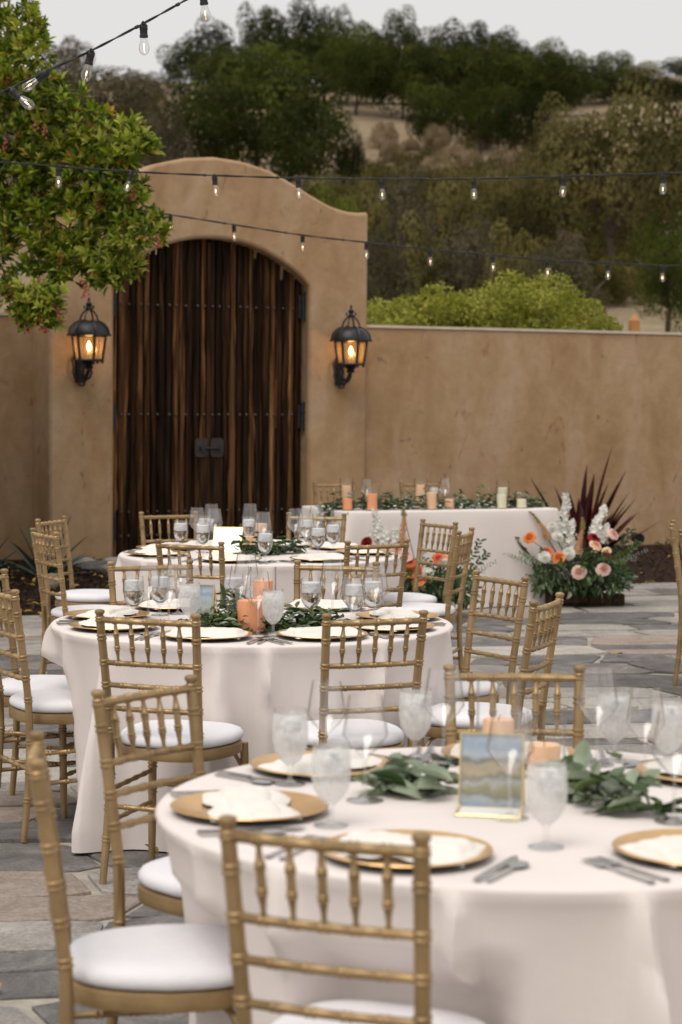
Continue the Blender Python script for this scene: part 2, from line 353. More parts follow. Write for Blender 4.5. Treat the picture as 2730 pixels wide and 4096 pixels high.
# ---------------------------------------------------------------- patio of flagstones
mb = MB(); mb.add([(-14, -9, -.008), (14, -9, -.008), (14, 24, -.008), (-14, 24, -.008)], [(0, 1, 2, 3)])
patio = tag(mb.build('patio', M['mortar']), kind='structure')
WA = math.atan(.5); WE = Vector((cos(WA), sin(WA), 0)); WN = Vector((sin(WA), -cos(WA), 0)); W0 = Vector((0, 20.16, 0))
def wallp(u, off=0, z=0): return W0 + WE * u + WN * off + Vector((0, 0, z))
def wall_y(x): return 20.16 + .5 * x
def paved(x, y):
    if x < -1.75: return y < 15.45 + .3 * (x + 2.3)
    if x > .75: return y < 17.35 + .36 * x
    return y < wall_y(x) + .1
rng = random.Random(21)
ga = radians(9); cells = []
def wob(u, v): return .05 * noise.noise(Vector((u * .9, v * 3.1, 5))) + .03 * noise.noise(Vector((u * 2.7, v * 2, 9)))
v = -3.0
while v < 26:
    h = rng.uniform(.30, .58); u = -9 + rng.uniform(0, .8); sk = rng.uniform(-.07, .07)
    while u < 9:
        L = rng.uniform(.42, 1.05) * (1.25 if h > .45 else 1); sk2 = rng.uniform(-.09, .09)
        quads = [(u - sk, v, u + L - sk2, u + L + sk2, u + sk, v + h)]
        ul, ur, ur2, ul2 = u - sk, u + L - sk2, u + L + sk2, u + sk
        if h > .46 and rng.random() < .3:                # some courses hold two thin stones above each other
            m = v + h * rng.uniform(.42, .58); xm0, xm1 = (ul + ul2) / 2, (ur + ur2) / 2; mt = rng.uniform(-.04, .04)
            qs = [[(ul, v), (ur, v), (xm1, m + mt), (xm0, m - mt)], [(xm0, m - mt), (xm1, m + mt), (ur2, v + h), (ul2, v + h)]]
        else: qs = [[(ul, v), (ur, v), (ur2, v + h), (ul2, v + h)]]
        for q in qs:
            poly = [(x * cos(ga) - (y + wob(x, y)) * sin(ga), x * sin(ga) + (y + wob(x, y)) * cos(ga)) for x, y in q]
            px, py = sum(p[0] for p in poly) / 4, sum(p[1] for p in poly) / 4
            if 2.2 < py < 20.2 and abs(px) < .172 * py + 1.0 and paved(px, py): cells.append(((px, py), poly))
        u += L; sk = sk2
    v += h
SM = [M['stone0'], M['stone1'], M['stone2'], M['stone3']]
cells.sort(key=lambda c: hypot(c[0][0], c[0][1]))
extra = MB()
for n, (p, poly) in enumerate(cells):
    cxx = sum(q[0] for q in poly) / len(poly); cyy = sum(q[1] for q in poly) / len(poly)
    out = []
    for i in range(len(poly)):                      # wobble and cut the corners of each stone
        a, b = Vector((*poly[i], 0)), Vector((*poly[(i + 1) % len(poly)], 0)); L = (b - a).length
        if L < .05: continue
        for t in (.14, .5, .86):
            if L < .2 and t == .5: continue
            q = a.lerp(b, t); w = .028 * noise.noise(Vector((q.x * 6, q.y * 6, .5)))
            q += (Vector((cxx, cyy, 0)) - q).normalized() * (.010 + rng.uniform(0, .012) + w * .9); out.append(q)
    if len(out) < 4: continue
    zt = rng.uniform(.001, .010); c = Vector((cxx, cyy, 0)); tx, ty = rng.uniform(-.008, .008), rng.uniform(-.008, .008)
    N = len(out); zf = lambda q: zt + (q.x - cxx) * tx + (q.y - cyy) * ty
    vs = [(q.x, q.y, -.02) for q in out] + [(q.x, q.y, zf(q) - .004) for q in out] + [((q + (c - q) * .03).x, (q + (c - q) * .03).y, zf(q)) for q in out]
    fs = [(i, (i + 1) % N, N + (i + 1) % N, N + i) for i in range(N)] + [(N + i, N + (i + 1) % N, 2 * N + (i + 1) % N, 2 * N + i) for i in range(N)] + [tuple(range(2 * N, 3 * N))]
    k = rng.choices((0, 1, 2, 3), (.36, .34, .22, .08))[0]
    if n < 300:
        m_ = MB(); m_.add(vs, fs); m_.build('paving_stone', SM[k], patio, angle=25)
    else: extra.add(vs, fs, k)
if extra.v: tag(extra.build('far_paving_stones', SM, patio, angle=25), kind='stuff')

# mulch beds either side of the gate
def bed(name, pts_u, f0):
    """pts_u: list of (front point, back point)"""
    mb = MB(); NV = 14
    for i, (a, b) in enumerate(pts_u):
        for j in range(NV + 1):
            t = j / NV; q = a.lerp(b, t)
            q.z = -.012 + .13 * min(1, t * 3.0) ** .8 + (.02 * noise.noise(Vector((q.x * 4, q.y * 4, 2))) if t > 0 else 0); mb.v.append(tuple(q))
    for i in range(len(pts_u) - 1):
        for j in range(NV): mb.f.append([i * (NV + 1) + j, i * (NV + 1) + NV + 1 + j, i * (NV + 1) + NV + 2 + j, i * (NV + 1) + j + 1]); mb.m.append(0)
    o = mb.build(name, M['mulch']); return tag(o, kind='structure')
rb = []
for i in range(40):
    x = .85 + i * .2; a = Vector((x, 17.45 + .36 * x + .05 * noise.noise(Vector((x * 3, 0, 0))), 0)); b = Vector((x, wall_y(x) + .1, 0)); rb.append((a, b))
bed('mulch_bed', rb, 0)
lb = []
for i in range(40):
    x = -1.72 - i * .2; a = Vector((x, 15.5 + .3 * (x + 2.3) + .06 * noise.noise(Vector((x * 3, 3, 0))), 0)); b = Vector((x, wall_y(x) + .85, 0)); lb.append((a, b))
bed('mulch_bed', lb, 0)
def bedz(x, y, side):
    y0 = 17.45 + .36 * x if side > 0 else 15.5 + .3 * (x + 2.3)
    y1 = wall_y(x) + (.1 if side > 0 else .5); t = (y - y0) / (y1 - y0)
    return -.012 + .13 * min(1, max(0, t) * 3) ** .8
mb = MB(); rng = random.Random(4)
for k in range(2600):
    s = rng.choice((-1, 1)); x = rng.uniform(.9, 5.0) if s > 0 else rng.uniform(-4.2, -1.75)
    y0 = 17.45 + .36 * x if s > 0 else 15.5 + .3 * (x + 2.3); y = rng.uniform(y0 - .02, wall_y(x) - (.05 if s > 0 else -.2))
    mb.leaf(Vector((x, y, bedz(x, y, s) + .012)), Vector((rng.uniform(-1, 1), rng.uniform(-1, 1), rng.uniform(-.2, .5))), Vector((0, 0, 1)), rng.uniform(.03, .10), rng.uniform(.012, .03), 0)
tag(mb.build('bark_chips', M['chip']), kind='stuff')
mb = MB()
for k in range(150):
    s = rng.random()
    if s < .75: x = rng.uniform(-3.0, -1.6); y = rng.uniform(15.2 + .3 * (x + 2.3), 18.4); z = bedz(x, y, -1)
    elif s < .85: x = rng.uniform(2, 4.5); y = rng.uniform(17.4 + .36 * x, 20.5); z = bedz(x, y, 1)
    else: y = rng.uniform(5, 15); x = rng.uniform(-.17, .17) * y; z = .008
    mb.leaf(Vector((x, y, max(z, .002) + .014)), Vector((rng.uniform(-1, 1), rng.uniform(-1, 1), rng.uniform(-.1, .3))), Vector((rng.uniform(-.5, .5), 0, 1)), rng.uniform(.05, .09), rng.uniform(.025, .045), 0)
tag(mb.build('fallen_leaves', M['fallen']), kind='stuff')

# ---------------------------------------------------------------- garden wall with its gateway
wall = thing('garden_wall', tuple(W0), WA, 'tan stucco garden wall rising in a curved hump over an arched gateway', 'wall')
UC, UH, SPR, ARC = -1.33, .975, 2.67, .40
RA = (UH * UH + ARC * ARC) / (2 * ARC)
def arch(u): return SPR + ARC - RA + sqrt(max(0, RA * RA - (u - UC) ** 2))
TOPT = [(0, 3.815), (.29, 3.79), (.56, 3.725), (.83, 3.60), (1.01, 3.505), (1.19, 3.425), (1.31, 3.39), (1.40, 3.375), (1.50, 3.372), (1.61, 3.385)]
def topz(u): return lerp_tab(TOPT, abs(u - UC))
UL, UR, TH = UC - 1.59, UC + 1.60, .55
us = [UL + i * (UC - UH - UL) / 6 for i in range(6)] + [UC - UH + i * (2 * UH) / 28 for i in range(29)] + [UC + UH + (i + 1) * (UR - UC - UH) / 6 for i in range(6)]
mb = MB(); idx = {}
def vtx(u, y, z):
    k = (round(u, 5), round(y, 5), round(z, 5))
    if k not in idx: idx[k] = len(mb.v); mb.v.append((u, y, z))
    return idx[k]
for a, b in zip(us, us[1:]):
    solid = b <= UC - UH + 1e-6 or a >= UC + UH - 1e-6
    zl = lambda u: ([-.1, SPR, topz(u)] if solid else [arch(u), topz(u)])
    A, B = zl(a), zl(b)
    for k in range(len(A) - 1):
        q = lambda u, Z, y: vtx(u, y, Z)
        mb.f.append([q(a, A[k], 0), q(b, B[k], 0), q(b, B[k + 1], 0), q(a, A[k + 1], 0)]); mb.m.append(0)
        mb.f.append([q(a, A[k], TH), q(a, A[k + 1], TH), q(b, B[k + 1], TH), q(b, B[k], TH)]); mb.m.append(0)
    mb.f.append([vtx(a, 0, A[-1]), vtx(b, 0, B[-1]), vtx(b, TH, B[-1]), vtx(a, TH, A[-1])]); mb.m.append(0)
    mb.f.append([vtx(a, 0, A[0]), vtx(a, TH, A[0]), vtx(b, TH, B[0]), vtx(b, 0, B[0])]); mb.m.append(0)
for u, s in ((UL, 1), (UR, -1), (UC - UH, -1), (UC + UH, 1)):
    zs = [-.1, SPR] + ([topz(u)] if s * (u - UC) < 0 and abs(u - UC) > 1.2 else [])
    for z0, z1 in zip(zs, zs[1:]):
        f = [vtx(u, 0, z0), vtx(u, 0, z1), vtx(u, TH, z1), vtx(u, TH, z0)]
        mb.f.append(f if s > 0 else f[::-1]); mb.m.append(0)
def bevel(o, w, seg=3, ang=50):
    m = o.modifiers.new('bevel', 'BEVEL'); m.width = w; m.segments = seg; m.limit_method = 'ANGLE'; m.angle_limit = radians(ang); m.harden_normals = False
gw = mb.build('gate_surround', M['stucco'], wall, angle=60); bevel(gw, .032)
def wallrun(name, u0, u1, y, ztop):
    mb = MB(); N = 24; vs = []
    for i in range(N + 1):
        u = u0 + (u1 - u0) * i / N; w = .012 * noise.noise(Vector((u * 1.1, 0, 3)))
        vs += [(u, y + w, -.1), (u, y + w, ztop + w * .6), (u, y + .35 + w, ztop + w * .6), (u, y + .35 + w, -.1)]
    fs = [(4 * i + k, 4 * i + 4 + k, 4 * i + 5 + k, 4 * i + 1 + k) for i in range(N) for k in range(3)] + [(0, 1, 2, 3), (4 * N + 3, 4 * N + 2, 4 * N + 1, 4 * N)]
    mb.add(vs, fs); o = mb.build(name, M['stucco'], wall, angle=60); bevel(o, .02)
    mb = MB(); mb.box(((u0 + u1) / 2, y + .172, ztop + .010), (abs(u1 - u0), .372, .026)); mb.build('edge_light_strip', M['cap'], o)  # strip along the top, coloured as the edge catching the sky
    return o
wallrun('wall_panel', UR - .05, 14, .045, 2.29)
wallrun('wall_panel', -14, UL + .10, .46, 2.335)

# ---------------------------------------------------------------- wooden gate
gate = thing('wooden_gate', tuple(wallp(UC, 0)), WA, 'tall arched double gate of dark weathered planks with iron studs', 'gate')
rng = random.Random(11)
def plank(u0, u1, y, th, wav, m, zb=.02, ztop=None, seed=0, amp=.02):
    """a board in gate space with wavy live edges"""
    N = 30; vs = []
    uc = (u0 + u1) / 2; zt = ztop if ztop else min(arch(UC + min(max(u0, -UH), UH)), arch(UC + min(max(u1, -UH), UH))) + .05
    for i in range(N + 1):
        z = zb + (zt - zb) * i / N
        e0 = wav * amp * (noise.noise(Vector((seed, z * 1.3, 0))) + .5 * noise.noise(Vector((seed, z * 4.1, 7))))
        e1 = wav * amp * (noise.noise(Vector((seed + 9.1, z * 1.3, 3))) + .5 * noise.noise(Vector((seed + 5, z * 4.1, 2))))
        a, b = u0 + e0, u1 + e1
        vs += [(a, y + th, z), (a + .002, y + .006, z), (a + .008, y, z), (b - .008, y, z), (b - .002, y + .006, z), (b, y + th, z)]
    fs = [(6 * i + k, 6 * i + k + 1, 6 * i + 7 + k, 6 * i + 6 + k) for i in range(N) for k in range(5)] + [tuple(range(5, -1, -1)), tuple(range(6 * N, 6 * N + 6))]
    mb = MB(); mb.add(vs, fs); return mb.build('plank', m, gate, angle=50)
studm = MB(); studm.blob((0, 0, 0), (.014, .011, .014), 8, 5); M['stud'] = pmat('polished_stud_iron', (.10, .085, .075), .3, .8)
STUD = studm.mesh('stud', M['stud'])
SZ = (2.45, 1.445, .55, .33)
def stud(u, y=.118):
    for z in SZ:
        if z < arch(UC + u) - .06: link('stud', STUD, gate, Matrix.Translation((u, y, z)))
PK = [M['plank_dark'], M['plank_mid'], M['plank_light']]
for side in (-1, 1):
    # backing boards closing each leaf
    for i in range(4):
        a = .004 + i * .243; b = a + .240; u0, u1 = (a, b) if side > 0 else (-b, -a)
        plank(u0, u1, .175, .03, 0, M['plank_dark'], seed=i)
    # broad face boards in pairs of slats, with narrow wavy boards between them
    for i, cpos in enumerate((.075, .355, .635, .895)):
        w = .052
        for s in (-1, 1):
            c = (cpos + s * .034) * side; hw = w / 2 * rng.uniform(.8, 1.1)
            plank(c - hw, c + hw, .128 + rng.uniform(0, .008), .045, .6, rng.choices(PK, (.26, .48, .26))[0], seed=rng.uniform(0, 99), amp=.012)
            stud(c * 1.0)
        if i < 3:
            c = (cpos + .14) * side
            for s, ww in ((-1, .05), (1, .06)):
                cc = c + s * .042; plank(cc - ww / 2, cc + ww / 2, .142 + rng.uniform(0, .01), .035, 1.5, rng.choices(PK, (.45, .35, .20))[0], seed=rng.uniform(0, 99), amp=.022)
            stud(c, .15)
    # strips of pale sapwood standing out on the face
    for k in range(2):
        c = rng.uniform(.05, .92) * side; z0 = rng.uniform(.02, 1.4); z1 = rng.uniform(1.6, 2.5)
        plank(c - .011, c + .011, .122, .02, 2.2, M['plank_light'], zb=z0, ztop=min(z1, arch(UC + c) - .02), seed=rng.uniform(0, 99), amp=.02)
mb = MB(); mb.box((0, .125, 1.55), (.035, .03, 2.98)); mb.build('meeting_stile', M['plank_dark'], gate)
for s in (-1, 1):
    mb = MB(); mb.box((s * .075, .112, .55), (.125, .02, 1.05)); mb.build('kick_board', M['plank_dark'], gate)
M['rust'] = pmat('rusted_iron_plate', (.05, .036, .035), .6, .3, .3, 14, .4, 60)
for s in (-1, 1):
    mb = MB(); w, h, c = .066, .088, .022
    o8 = [(-w + c, -h), (w - c, -h), (w, -h + c), (w, h - c), (w - c, h), (-w + c, h), (-w, h - c), (-w, -h + c)]
    mb.add([(s * .078 + x, .100, 1.14 + z) for x, z in o8] + [(s * .078 + x, .088, 1.14 + z) for x, z in o8], [tuple(range(8, 16)), tuple(range(7, -1, -1))] + [(i, (i + 1) % 8, 8 + (i + 1) % 8, 8 + i) for i in range(8)])
    mb.build('lock_plate', M['rust'], gate, angle=30)
mb = MB(); mb.tube([(-.06, .07, 1.135), (.10, .07, 1.135)], .014, 10); mb.tube([(.10, .095, 1.135), (.10, .045, 1.135)], .02, 10); mb.tube([(-.075, .095, 1.135), (-.075, .05, 1.135)], .024, 10); mb.build('slide_bolt', M['iron'], gate)
for s in (-1, 1):
    for z in (2.47, 1.43, .40):
        mb = MB(); mb.tube([(s * .955, .085, z - .13), (s * .955, .085, z + .13)], .018, 10)
        for k in range(4): mb.tube([(s * .955, .085, z - .13 + k * .085), (s * .955, .085, z - .115 + k * .085)], .025, 10)
        mb.box((s * .945, .105, z), (.06, .02, .22)); mb.build('hinge', M['iron'], gate)

# ---------------------------------------------------------------- wall lanterns
def lantern(u, zoff, label):
    t = thing('wall_lantern', tuple(wallp(u, 0, 1.93 + zoff)), WA, label, 'lantern', 'iron lanterns beside the gate')
    OY = -.25; HX = [(cos(pi / 6 + k * pi / 3), sin(pi / 6 + k * pi / 3)) for k in range(6)]
    mb = MB()
    for x, y in HX: mb.tube([(x * .118, OY + y * .118, -.03), (x * .120, OY + y * .120, -.01), (x * .150, OY + y * .150, .215)], .0125, 6)
    for k in range(6):
        a, b = HX[k], HX[(k + 1) % 6]
        mb.tube([(a[0] * .12, OY + a[1] * .12, 0), (b[0] * .12, OY + b[1] * .12, 0)], .010, 6)
        mb.tube([(a[0] * .150, OY + a[1] * .150, .212), (b[0] * .150, OY + b[1] * .150, .212)], .012, 6)
    mb.lathe([(.0, -.012), (.112, -.012), (.112, 0), (0, 0)], 6, Matrix.Translation((0, OY, 0)) @ Matrix.Rotation(pi / 6, 4, 'Z'))
    mb.build('cage', M['iron'], t)
    for k in range(6):
        a, b = HX[k], HX[(k + 1) % 6]; mb = MB(); e = .975
        mb.add([(a[0] * .118 * e, OY + a[1] * .118 * e, .006), (b[0] * .118 * e, OY + b[1] * .118 * e, .006), (b[0] * .15 * e, OY + b[1] * .15 * e, .206), (a[0] * .15 * e, OY + a[1] * .15 * e, .206)], [(0, 1, 2, 3)])
        mb.build('pane', M['lglass'], t)
    T = Matrix.Translation((0, OY, 0)) @ Matrix.Rotation(pi / 6, 4, 'Z')
    mb = MB(); mb.lathe([(.150, .205), (.182, .214), (.184, .228), (.176, .25), (.165, .285), (.135, .318), (.085, .342), (.05, .35), (.0, .352)], 24, T)
    for k, (x, y) in enumerate(HX):
        mb.tube([(x * .186, OY + y * .186, .218), (x * .18, OY + y * .18, .252), (x * .168, OY + y * .168, .288), (x * .13, OY + y * .13, .325), (x * .075, OY + y * .075, .352)], .008, 6)
        mb.blob((x * .19, OY + y * .19, .218), (.011, .011, .011), 6, 4)
    mb.build('roof', M['iron'], t)
    mb = MB()
    for k in range(4):
        a = pi / 4 + k * pi / 2; x, y = cos(a), sin(a)
        mb.tube([(x * .085, OY + y * .085, .345), (x * .078, OY + y * .078, .385), (x * .05, OY + y * .05, .425), (x * .012, OY + y * .012, .448)], .008, 6)
        mb.tube([(x * .012, OY + y * .012, .455), (x * .035, OY + y * .035, .452), (x * .048, OY + y * .048, .462), (x * .046, OY + y * .046, .478), (x * .034, OY + y * .034, .474)], .007, 6)
    mb.lathe([(0, .435), (.02, .44), (.022, .46), (.014, .475), (.026, .485), (.03, .50), (.012, .515), (.009, .53), (.014, .542), (.0, .555)], 10, Matrix.Translation((0, OY, 0)))
    mb.build('finial', M['iron'], t)
    mb = MB(); mb.lathe([(0, .0), (.022, .0), (.022, .06), (.012, .065), (.012, .08)], 10, Matrix.Translation((0, OY, 0))); mb.build('candle_tube', M['ivorywax'], t)
    mb = MB(); mb.lathe([(.006, .08), (.016, .10), (.019, .12), (.010, .15), (.0, .17)], 10, Matrix.Translation((0, OY, 0))); mb.build('flame_bulb', M['flame'], t)
    mb = MB(); mb.tube([(0, -.012, -.20), (0, -.012, .02)], .045, 10); mb.blob((0, -.02, -.08), (.05, .022, .12), 10, 6)
    mb.build('backplate', M['iron'], t)
    mb = MB()
    mb.tube([(0, OY, -.012), (0, OY, -.06), (0, OY + .02, -.11), (0, OY + .08, -.16), (0, OY + .15, -.15), (0, -.03, -.06)], .018, 8)
    mb.lathe([(.05, -.012), (.06, -.03), (.03, -.05), (.045, -.07), (.012, -.09)], 12, Matrix.Translation((0, OY, 0)))
    for s in (-1, 1):
        mb.tube([(s * .05, -.05, .06), (s * .085, -.05, .0), (s * .08, -.07, -.07), (s * .09, -.08, -.11), (s * .07, -.08, -.155), (s * .02, -.07, -.19)], .010, 6)
    mb.tube([(.03 * cos(a * pi / 5), -.06, -.205 + .022 * sin(a * pi / 5)) for a in range(11)], .009, 6)
    mb.build('bracket', M['iron'], t)
    L = bpy.data.lights.new('lantern_light', 'POINT'); L.energy = 2.2; L.color = (1, .58, .25); L.shadow_soft_size = .03
    lo = bpy.data.objects.new('lantern_light', L); COL.objects.link(lo); lo.parent = t; lo.location = (0, OY, .125)
lantern(-2.635, 0, 'lit black iron lantern on the pier left of the gate')
lantern(-.035, 0, 'lit black iron lantern on the pier right of the gate')
# ---------------------------------------------------------------- foliage kit
M['oak_dark'] = leafmat('dark_oak_leaves', (.014, .020, .004), (.062, .076, .014), .6, .15, .45, .38, .04)
M['oak_mid'] = leafmat('green_oak_leaves', (.024, .034, .006), (.100, .116, .020), .6, .15, .4, .3, .04)
M['oak_olive'] = leafmat('olive_oak_leaves', (.050, .046, .014), (.195, .170, .060), .6, .15, .5, .22, .04)
M['oak_brown'] = leafmat('grey_brown_leaves', (.070, .062, .036), (.135, .115, .070), .7, .15, .6, .2, .04)
M['scrub'] = leafmat('straw_scrub_leaves', (.20, .155, .085), (.40, .305, .195), .8, .2, .8, .2, .1)
M['scrubgreen'] = leafmat('green_scrub_leaves', (.055, .052, .013), (.15, .125, .040), .8, .2, .8, .2, .1)
M['bush'] = leafmat('lime_bush_leaves', (.24, .265, .026), (.44, .44, .085), .5, .3, 3, .1)
M['bark'] = pmat('grey_brown_bark', (.10, .075, .058), .9, 0, .35, 4, .8, 12, .1, objvar=.1)
M['barkred'] = pmat('reddish_bark', (.075, .045, .034), .8, 0, .35, 9, .5, 30, .2)

def crown_mesh(name, seed, mat, lobes=15, cards=3400, size=.085, flat=.8, narrow=.6, low=-.35, reed=False):
    r = random.Random(seed); mb = MB(); L = []
    for i in range(lobes):
        a = i * 2.399 + r.uniform(-.4, .4); h = low + (.92 - low) * (i + .5) / lobes; rr = sqrt(max(.03, 1 - h * h)) * r.uniform(.52, .82)
        L.append((Vector((cos(a) * rr, sin(a) * rr, h * .66 * flat * r.uniform(.85, 1.12))), r.uniform(.22, .40)))
    L.append((Vector((0, 0, .05 * flat)), .52))
    tot = sum(q[1] ** 2 for q in L)
    for c, R in L:
        n = int(cards * R * R / tot)
        for k in range(n):
            d = rv(r)
            if d.z < -.35 and r.random() < (.7 if low > -.5 else .25): continue
            p = c + Vector((d.x, d.y, d.z * .8)) * R * (r.uniform(.86, 1.03) + .14 * noise.noise(d * 2.2 + c * 5))
            tg = d.cross(rv(r)) if not reed else Vector((0, 0, 1.3)) + rv(r)
            mb.leaf(p, (tg + d * .25 + rv(r) * .2).normalized(), d + rv(r) * .22, size * r.uniform(.6, 1.25), size * narrow * r.uniform(.7, 1.2), 0, .1, .1)
    zs = sorted(q[2] for q in mb.v); rs = sorted(hypot(q[0], q[1]) for q in mb.v); z0, z1, rr = zs[len(zs) // 200], zs[-len(zs) // 200], rs[int(len(rs) * .97)]
    mb.v = [(q[0] / rr, q[1] / rr, (q[2] - z0) / (z1 - z0)) for q in mb.v]      # unit radius, height 0..1
    return mb.mesh(name, mat, smooth=False)
def trunk_mesh(name, seed, h=1.0, r0=.035):
    r = random.Random(seed); mb = MB(); p = Vector((0, 0, -.03)); path = [p.copy()]; rad = [r0 * 1.35]
    for i in range(4):
        p = p + Vector((r.uniform(-.05, .05), r.uniform(-.05, .05), .11 * h)); path.append(p.copy()); rad.append(r0 * (1 - .12 * i))
    mb.tube(path, rad, 8)
    for k in range(6):
        a = k * 2 * pi / 6 + r.uniform(-.4, .4); q = path[-1 - (k % 2)].copy(); b = [q.copy()]; rr = [r0 * .6]
        d = Vector((cos(a), sin(a), .75)).normalized()
        for i in range(4):
            q = q + d * .115 * h + rv(r) * .03; d = (d + Vector((0, 0, .12)) + rv(r) * .25).normalized(); b.append(q.copy()); rr.append(r0 * (.5 - .1 * i))
        mb.tube(b, rr, 6)
    return mb.mesh(name, M['bark'])
CRN = {}
for i, k in enumerate(('oak_dark', 'oak_mid', 'oak_olive', 'oak_brown')):
    CRN[k] = [crown_mesh('crown', 100 + i * 7 + j, M[k], 17, 8200, .055, low=-.9 if k != 'oak_olive' else -.3) for j in range(2)]
CRN['scrub'] = [crown_mesh('foliage', 300 + j, M['scrub'], 14, 2600, .26, .9, .13, low=-.8, reed=True) for j in range(2)]
CRN['scrubgreen'] = [crown_mesh('foliage', 320 + j, M['scrubgreen'], 12, 2000, .14, .9, .3, low=-.8) for j in range(2)]
TRK = [trunk_mesh('trunk', 50 + j) for j in range(3)]
tr = random.Random(5)
def tree(xd, topd, Y, hw, kind, label, name='oak_tree', cat='tree', group='oaks on the hillside', depth=.72):
    base = ony(xd * DPX, 2048, Y); x = base.x; z0 = terr(x, Y) - .1; zt = ony(xd * DPX, topd * DPX, Y).z
    h = max(1.5, zt - z0); R = hw * DPX * Y / FPX
    t = thing(name, (x, Y, z0), tr.uniform(0, 6.28), label, cat, group)
    c = link('crown', tr.choice(CRN[kind]), t); c.scale = (R, R, h * depth); c.location = (0, 0, h * (1 - depth))
    k = link('trunk', tr.choice(TRK), t); k.scale = (max(R, h * .6), max(R, h * .6), h)
    return t
def hit(xd, yd):
    """where the line of sight through a photo point meets the slope"""
    d = ray(xd * DPX, yd * DPX); Y = 30.0
    while Y < 190:
        p = ony(xd * DPX, yd * DPX, Y)
        if p.z <= terr(p.x, Y): return p
        Y += .5
    return p
def shrub(xd, yd, R, h, kind, label, group='dry brush on the slope'):
    p = hit(xd, yd)
    t = thing('shrub', (p.x, p.y, terr(p.x, p.y) - .1), tr.uniform(0, 6.28), label, 'shrub', group)
    c = link('foliage', tr.choice(CRN[kind]), t); c.scale = (R, R, h); c.location = (0, 0, 0)
    k = link('stem', tr.choice(TRK), t); k.scale = (R * .6, R * .6, h * .8)
    return t
# dark oaks along the crest, left to right
CREST = [(418, 92, 158, 62, 'oak_dark'), (478, 44, 160, 66, 'oak_dark'), (590, 12, 162, 60, 'oak_dark'), (668, -2, 165, 88, 'oak_dark'), (760, 12, 166, 60, 'oak_dark'),
         (838, 52, 163, 66, 'oak_mid'), (912, 18, 168, 58, 'oak_dark'), (985, 62, 160, 76, 'oak_dark'), (1070, 48, 166, 78, 'oak_dark'), (1150, 66, 164, 66, 'oak_dark'), (1228, 92, 160, 74, 'oak_mid'),
         (1305, 118, 168, 54, 'oak_mid'), (1388, 116, 172, 56, 'oak_mid'), (1455, 142, 172, 56, 'oak_olive'), (1540, 168, 176, 66, 'oak_mid')]
WORD = ['first', 'second', 'third', 'fourth', 'fifth', 'sixth', 'seventh', 'eighth', 'ninth', 'tenth', 'eleventh', 'twelfth', 'thirteenth', 'fourteenth', 'fifteenth', 'sixteenth', 'seventeenth', 'eighteenth']
for i, (a, b, c, d, e) in enumerate(CREST):
    tree(a, b, c, d, e, WORD[i] + ' oak from the left along the crest of the hill against the sky', group='oaks along the hill crest', depth=.97)
for i, (a_, b_, c_, d_, e_) in enumerate([(520, 105, 146, 85, 'oak_dark'), (690, 70, 148, 95, 'oak_dark'), (770, 95, 144, 85, 'oak_dark'), (870, 95, 146, 85, 'oak_dark'), (960, 105, 145, 85, 'oak_mid'), (1045, 100, 147, 90, 'oak_dark'), (1150, 110, 146, 90, 'oak_dark'), (1240, 130, 147, 85, 'oak_dark'), (1320, 150, 150, 80, 'oak_dark'), (1400, 160, 152, 80, 'oak_mid'), (1490, 175, 152, 85, 'oak_dark'), (1570, 200, 152, 80, 'oak_dark')]):
    tree(a_, b_, c_, d_, e_, WORD[i] + ' oak from the left in the row just below the crest oaks', depth=.96)
tree(585, 150, 108, 212, 'oak_dark', 'largest dark round oak rising behind the hump of the gate wall', depth=.92)
tree(470, 190, 104, 120, 'oak_dark', 'dark oak at the left flank of the largest oak', depth=.9)
tree(700, 215, 100, 100, 'oak_dark', 'dark oak at the right flank of the largest oak', depth=.95)
tree(600, 98, 128, 118, 'oak_mid', 'brighter green oak just above the largest oak', depth=.9)
tree(810, 62, 138, 92, 'oak_mid', 'soft green oak left of the bare grass patch', depth=.85)
tree(915, 110, 136, 100, 'oak_dark', 'shadowy oak above the bare grass patch', depth=.86)
tree(1015, 110, 133, 120, 'oak_dark', 'dark oak right of the bare grass patch', depth=.9)
tree(1115, 95, 134, 130, 'oak_mid', 'broad oak in the middle of the hill with pale twisted trunk', depth=.86)
tree(1215, 120, 136, 115, 'oak_dark', 'dark oak above the crown of the large olive oak', depth=.92)
tree(1290, 150, 142, 85, 'oak_dark', 'dark oak right of the middle of the hill', depth=.8)
tree(985, 190, 122, 72, 'oak_dark', 'dark oak standing alone below the row at the top edge of the brush', depth=.9)
tree(1095, 178, 120, 88, 'oak_mid', 'rounded green oak in the brush left of the olive oaks', depth=.84)
tree(1180, 205, 116, 80, 'oak_dark', 'dark oak pressed against the left side of the olive oaks', depth=.9)
tree(800, 295, 100, 38, 'oak_dark', 'small dark oak bush at the left edge of the bare grass patch', depth=.95)
tree(1420, 175, 74, 205, 'oak_olive', 'largest olive coloured oak at the right with its crown arching over', depth=.72)
tree(1285, 225, 82, 110, 'oak_olive', 'smaller olive oak leaning against the largest olive oak', depth=.75)
tree(1560, 235, 78, 110, 'oak_olive', 'olive oak cut by the right edge of the view', depth=.66)
tree(1530, 475, 58, 88, 'oak_mid', 'low green oak at the right below the olive oaks', depth=.85)
tree(235, 150, 122, 130, 'oak_brown', 'grey brown oak on the left slope under the string lights', depth=.9)
tree(150, 84, 128, 70, 'oak_brown', 'sparse grey oak poking into the sky at the left', depth=.75)
tree(365, 250, 96, 75, 'oak_brown', 'grey brown oak just left of the dark oaks', depth=.9)
tree(330, 165, 140, 70, 'oak_brown', 'low grey oak on the bare shoulder of the hill', depth=.9)
tree(90, 215, 100, 110, 'oak_brown', 'grey oak mostly hidden behind the berry tree', depth=.9)
tree(765, 418, 56, 80, 'oak_mid', 'dark green tree behind the right shoulder of the gate wall', depth=.9)
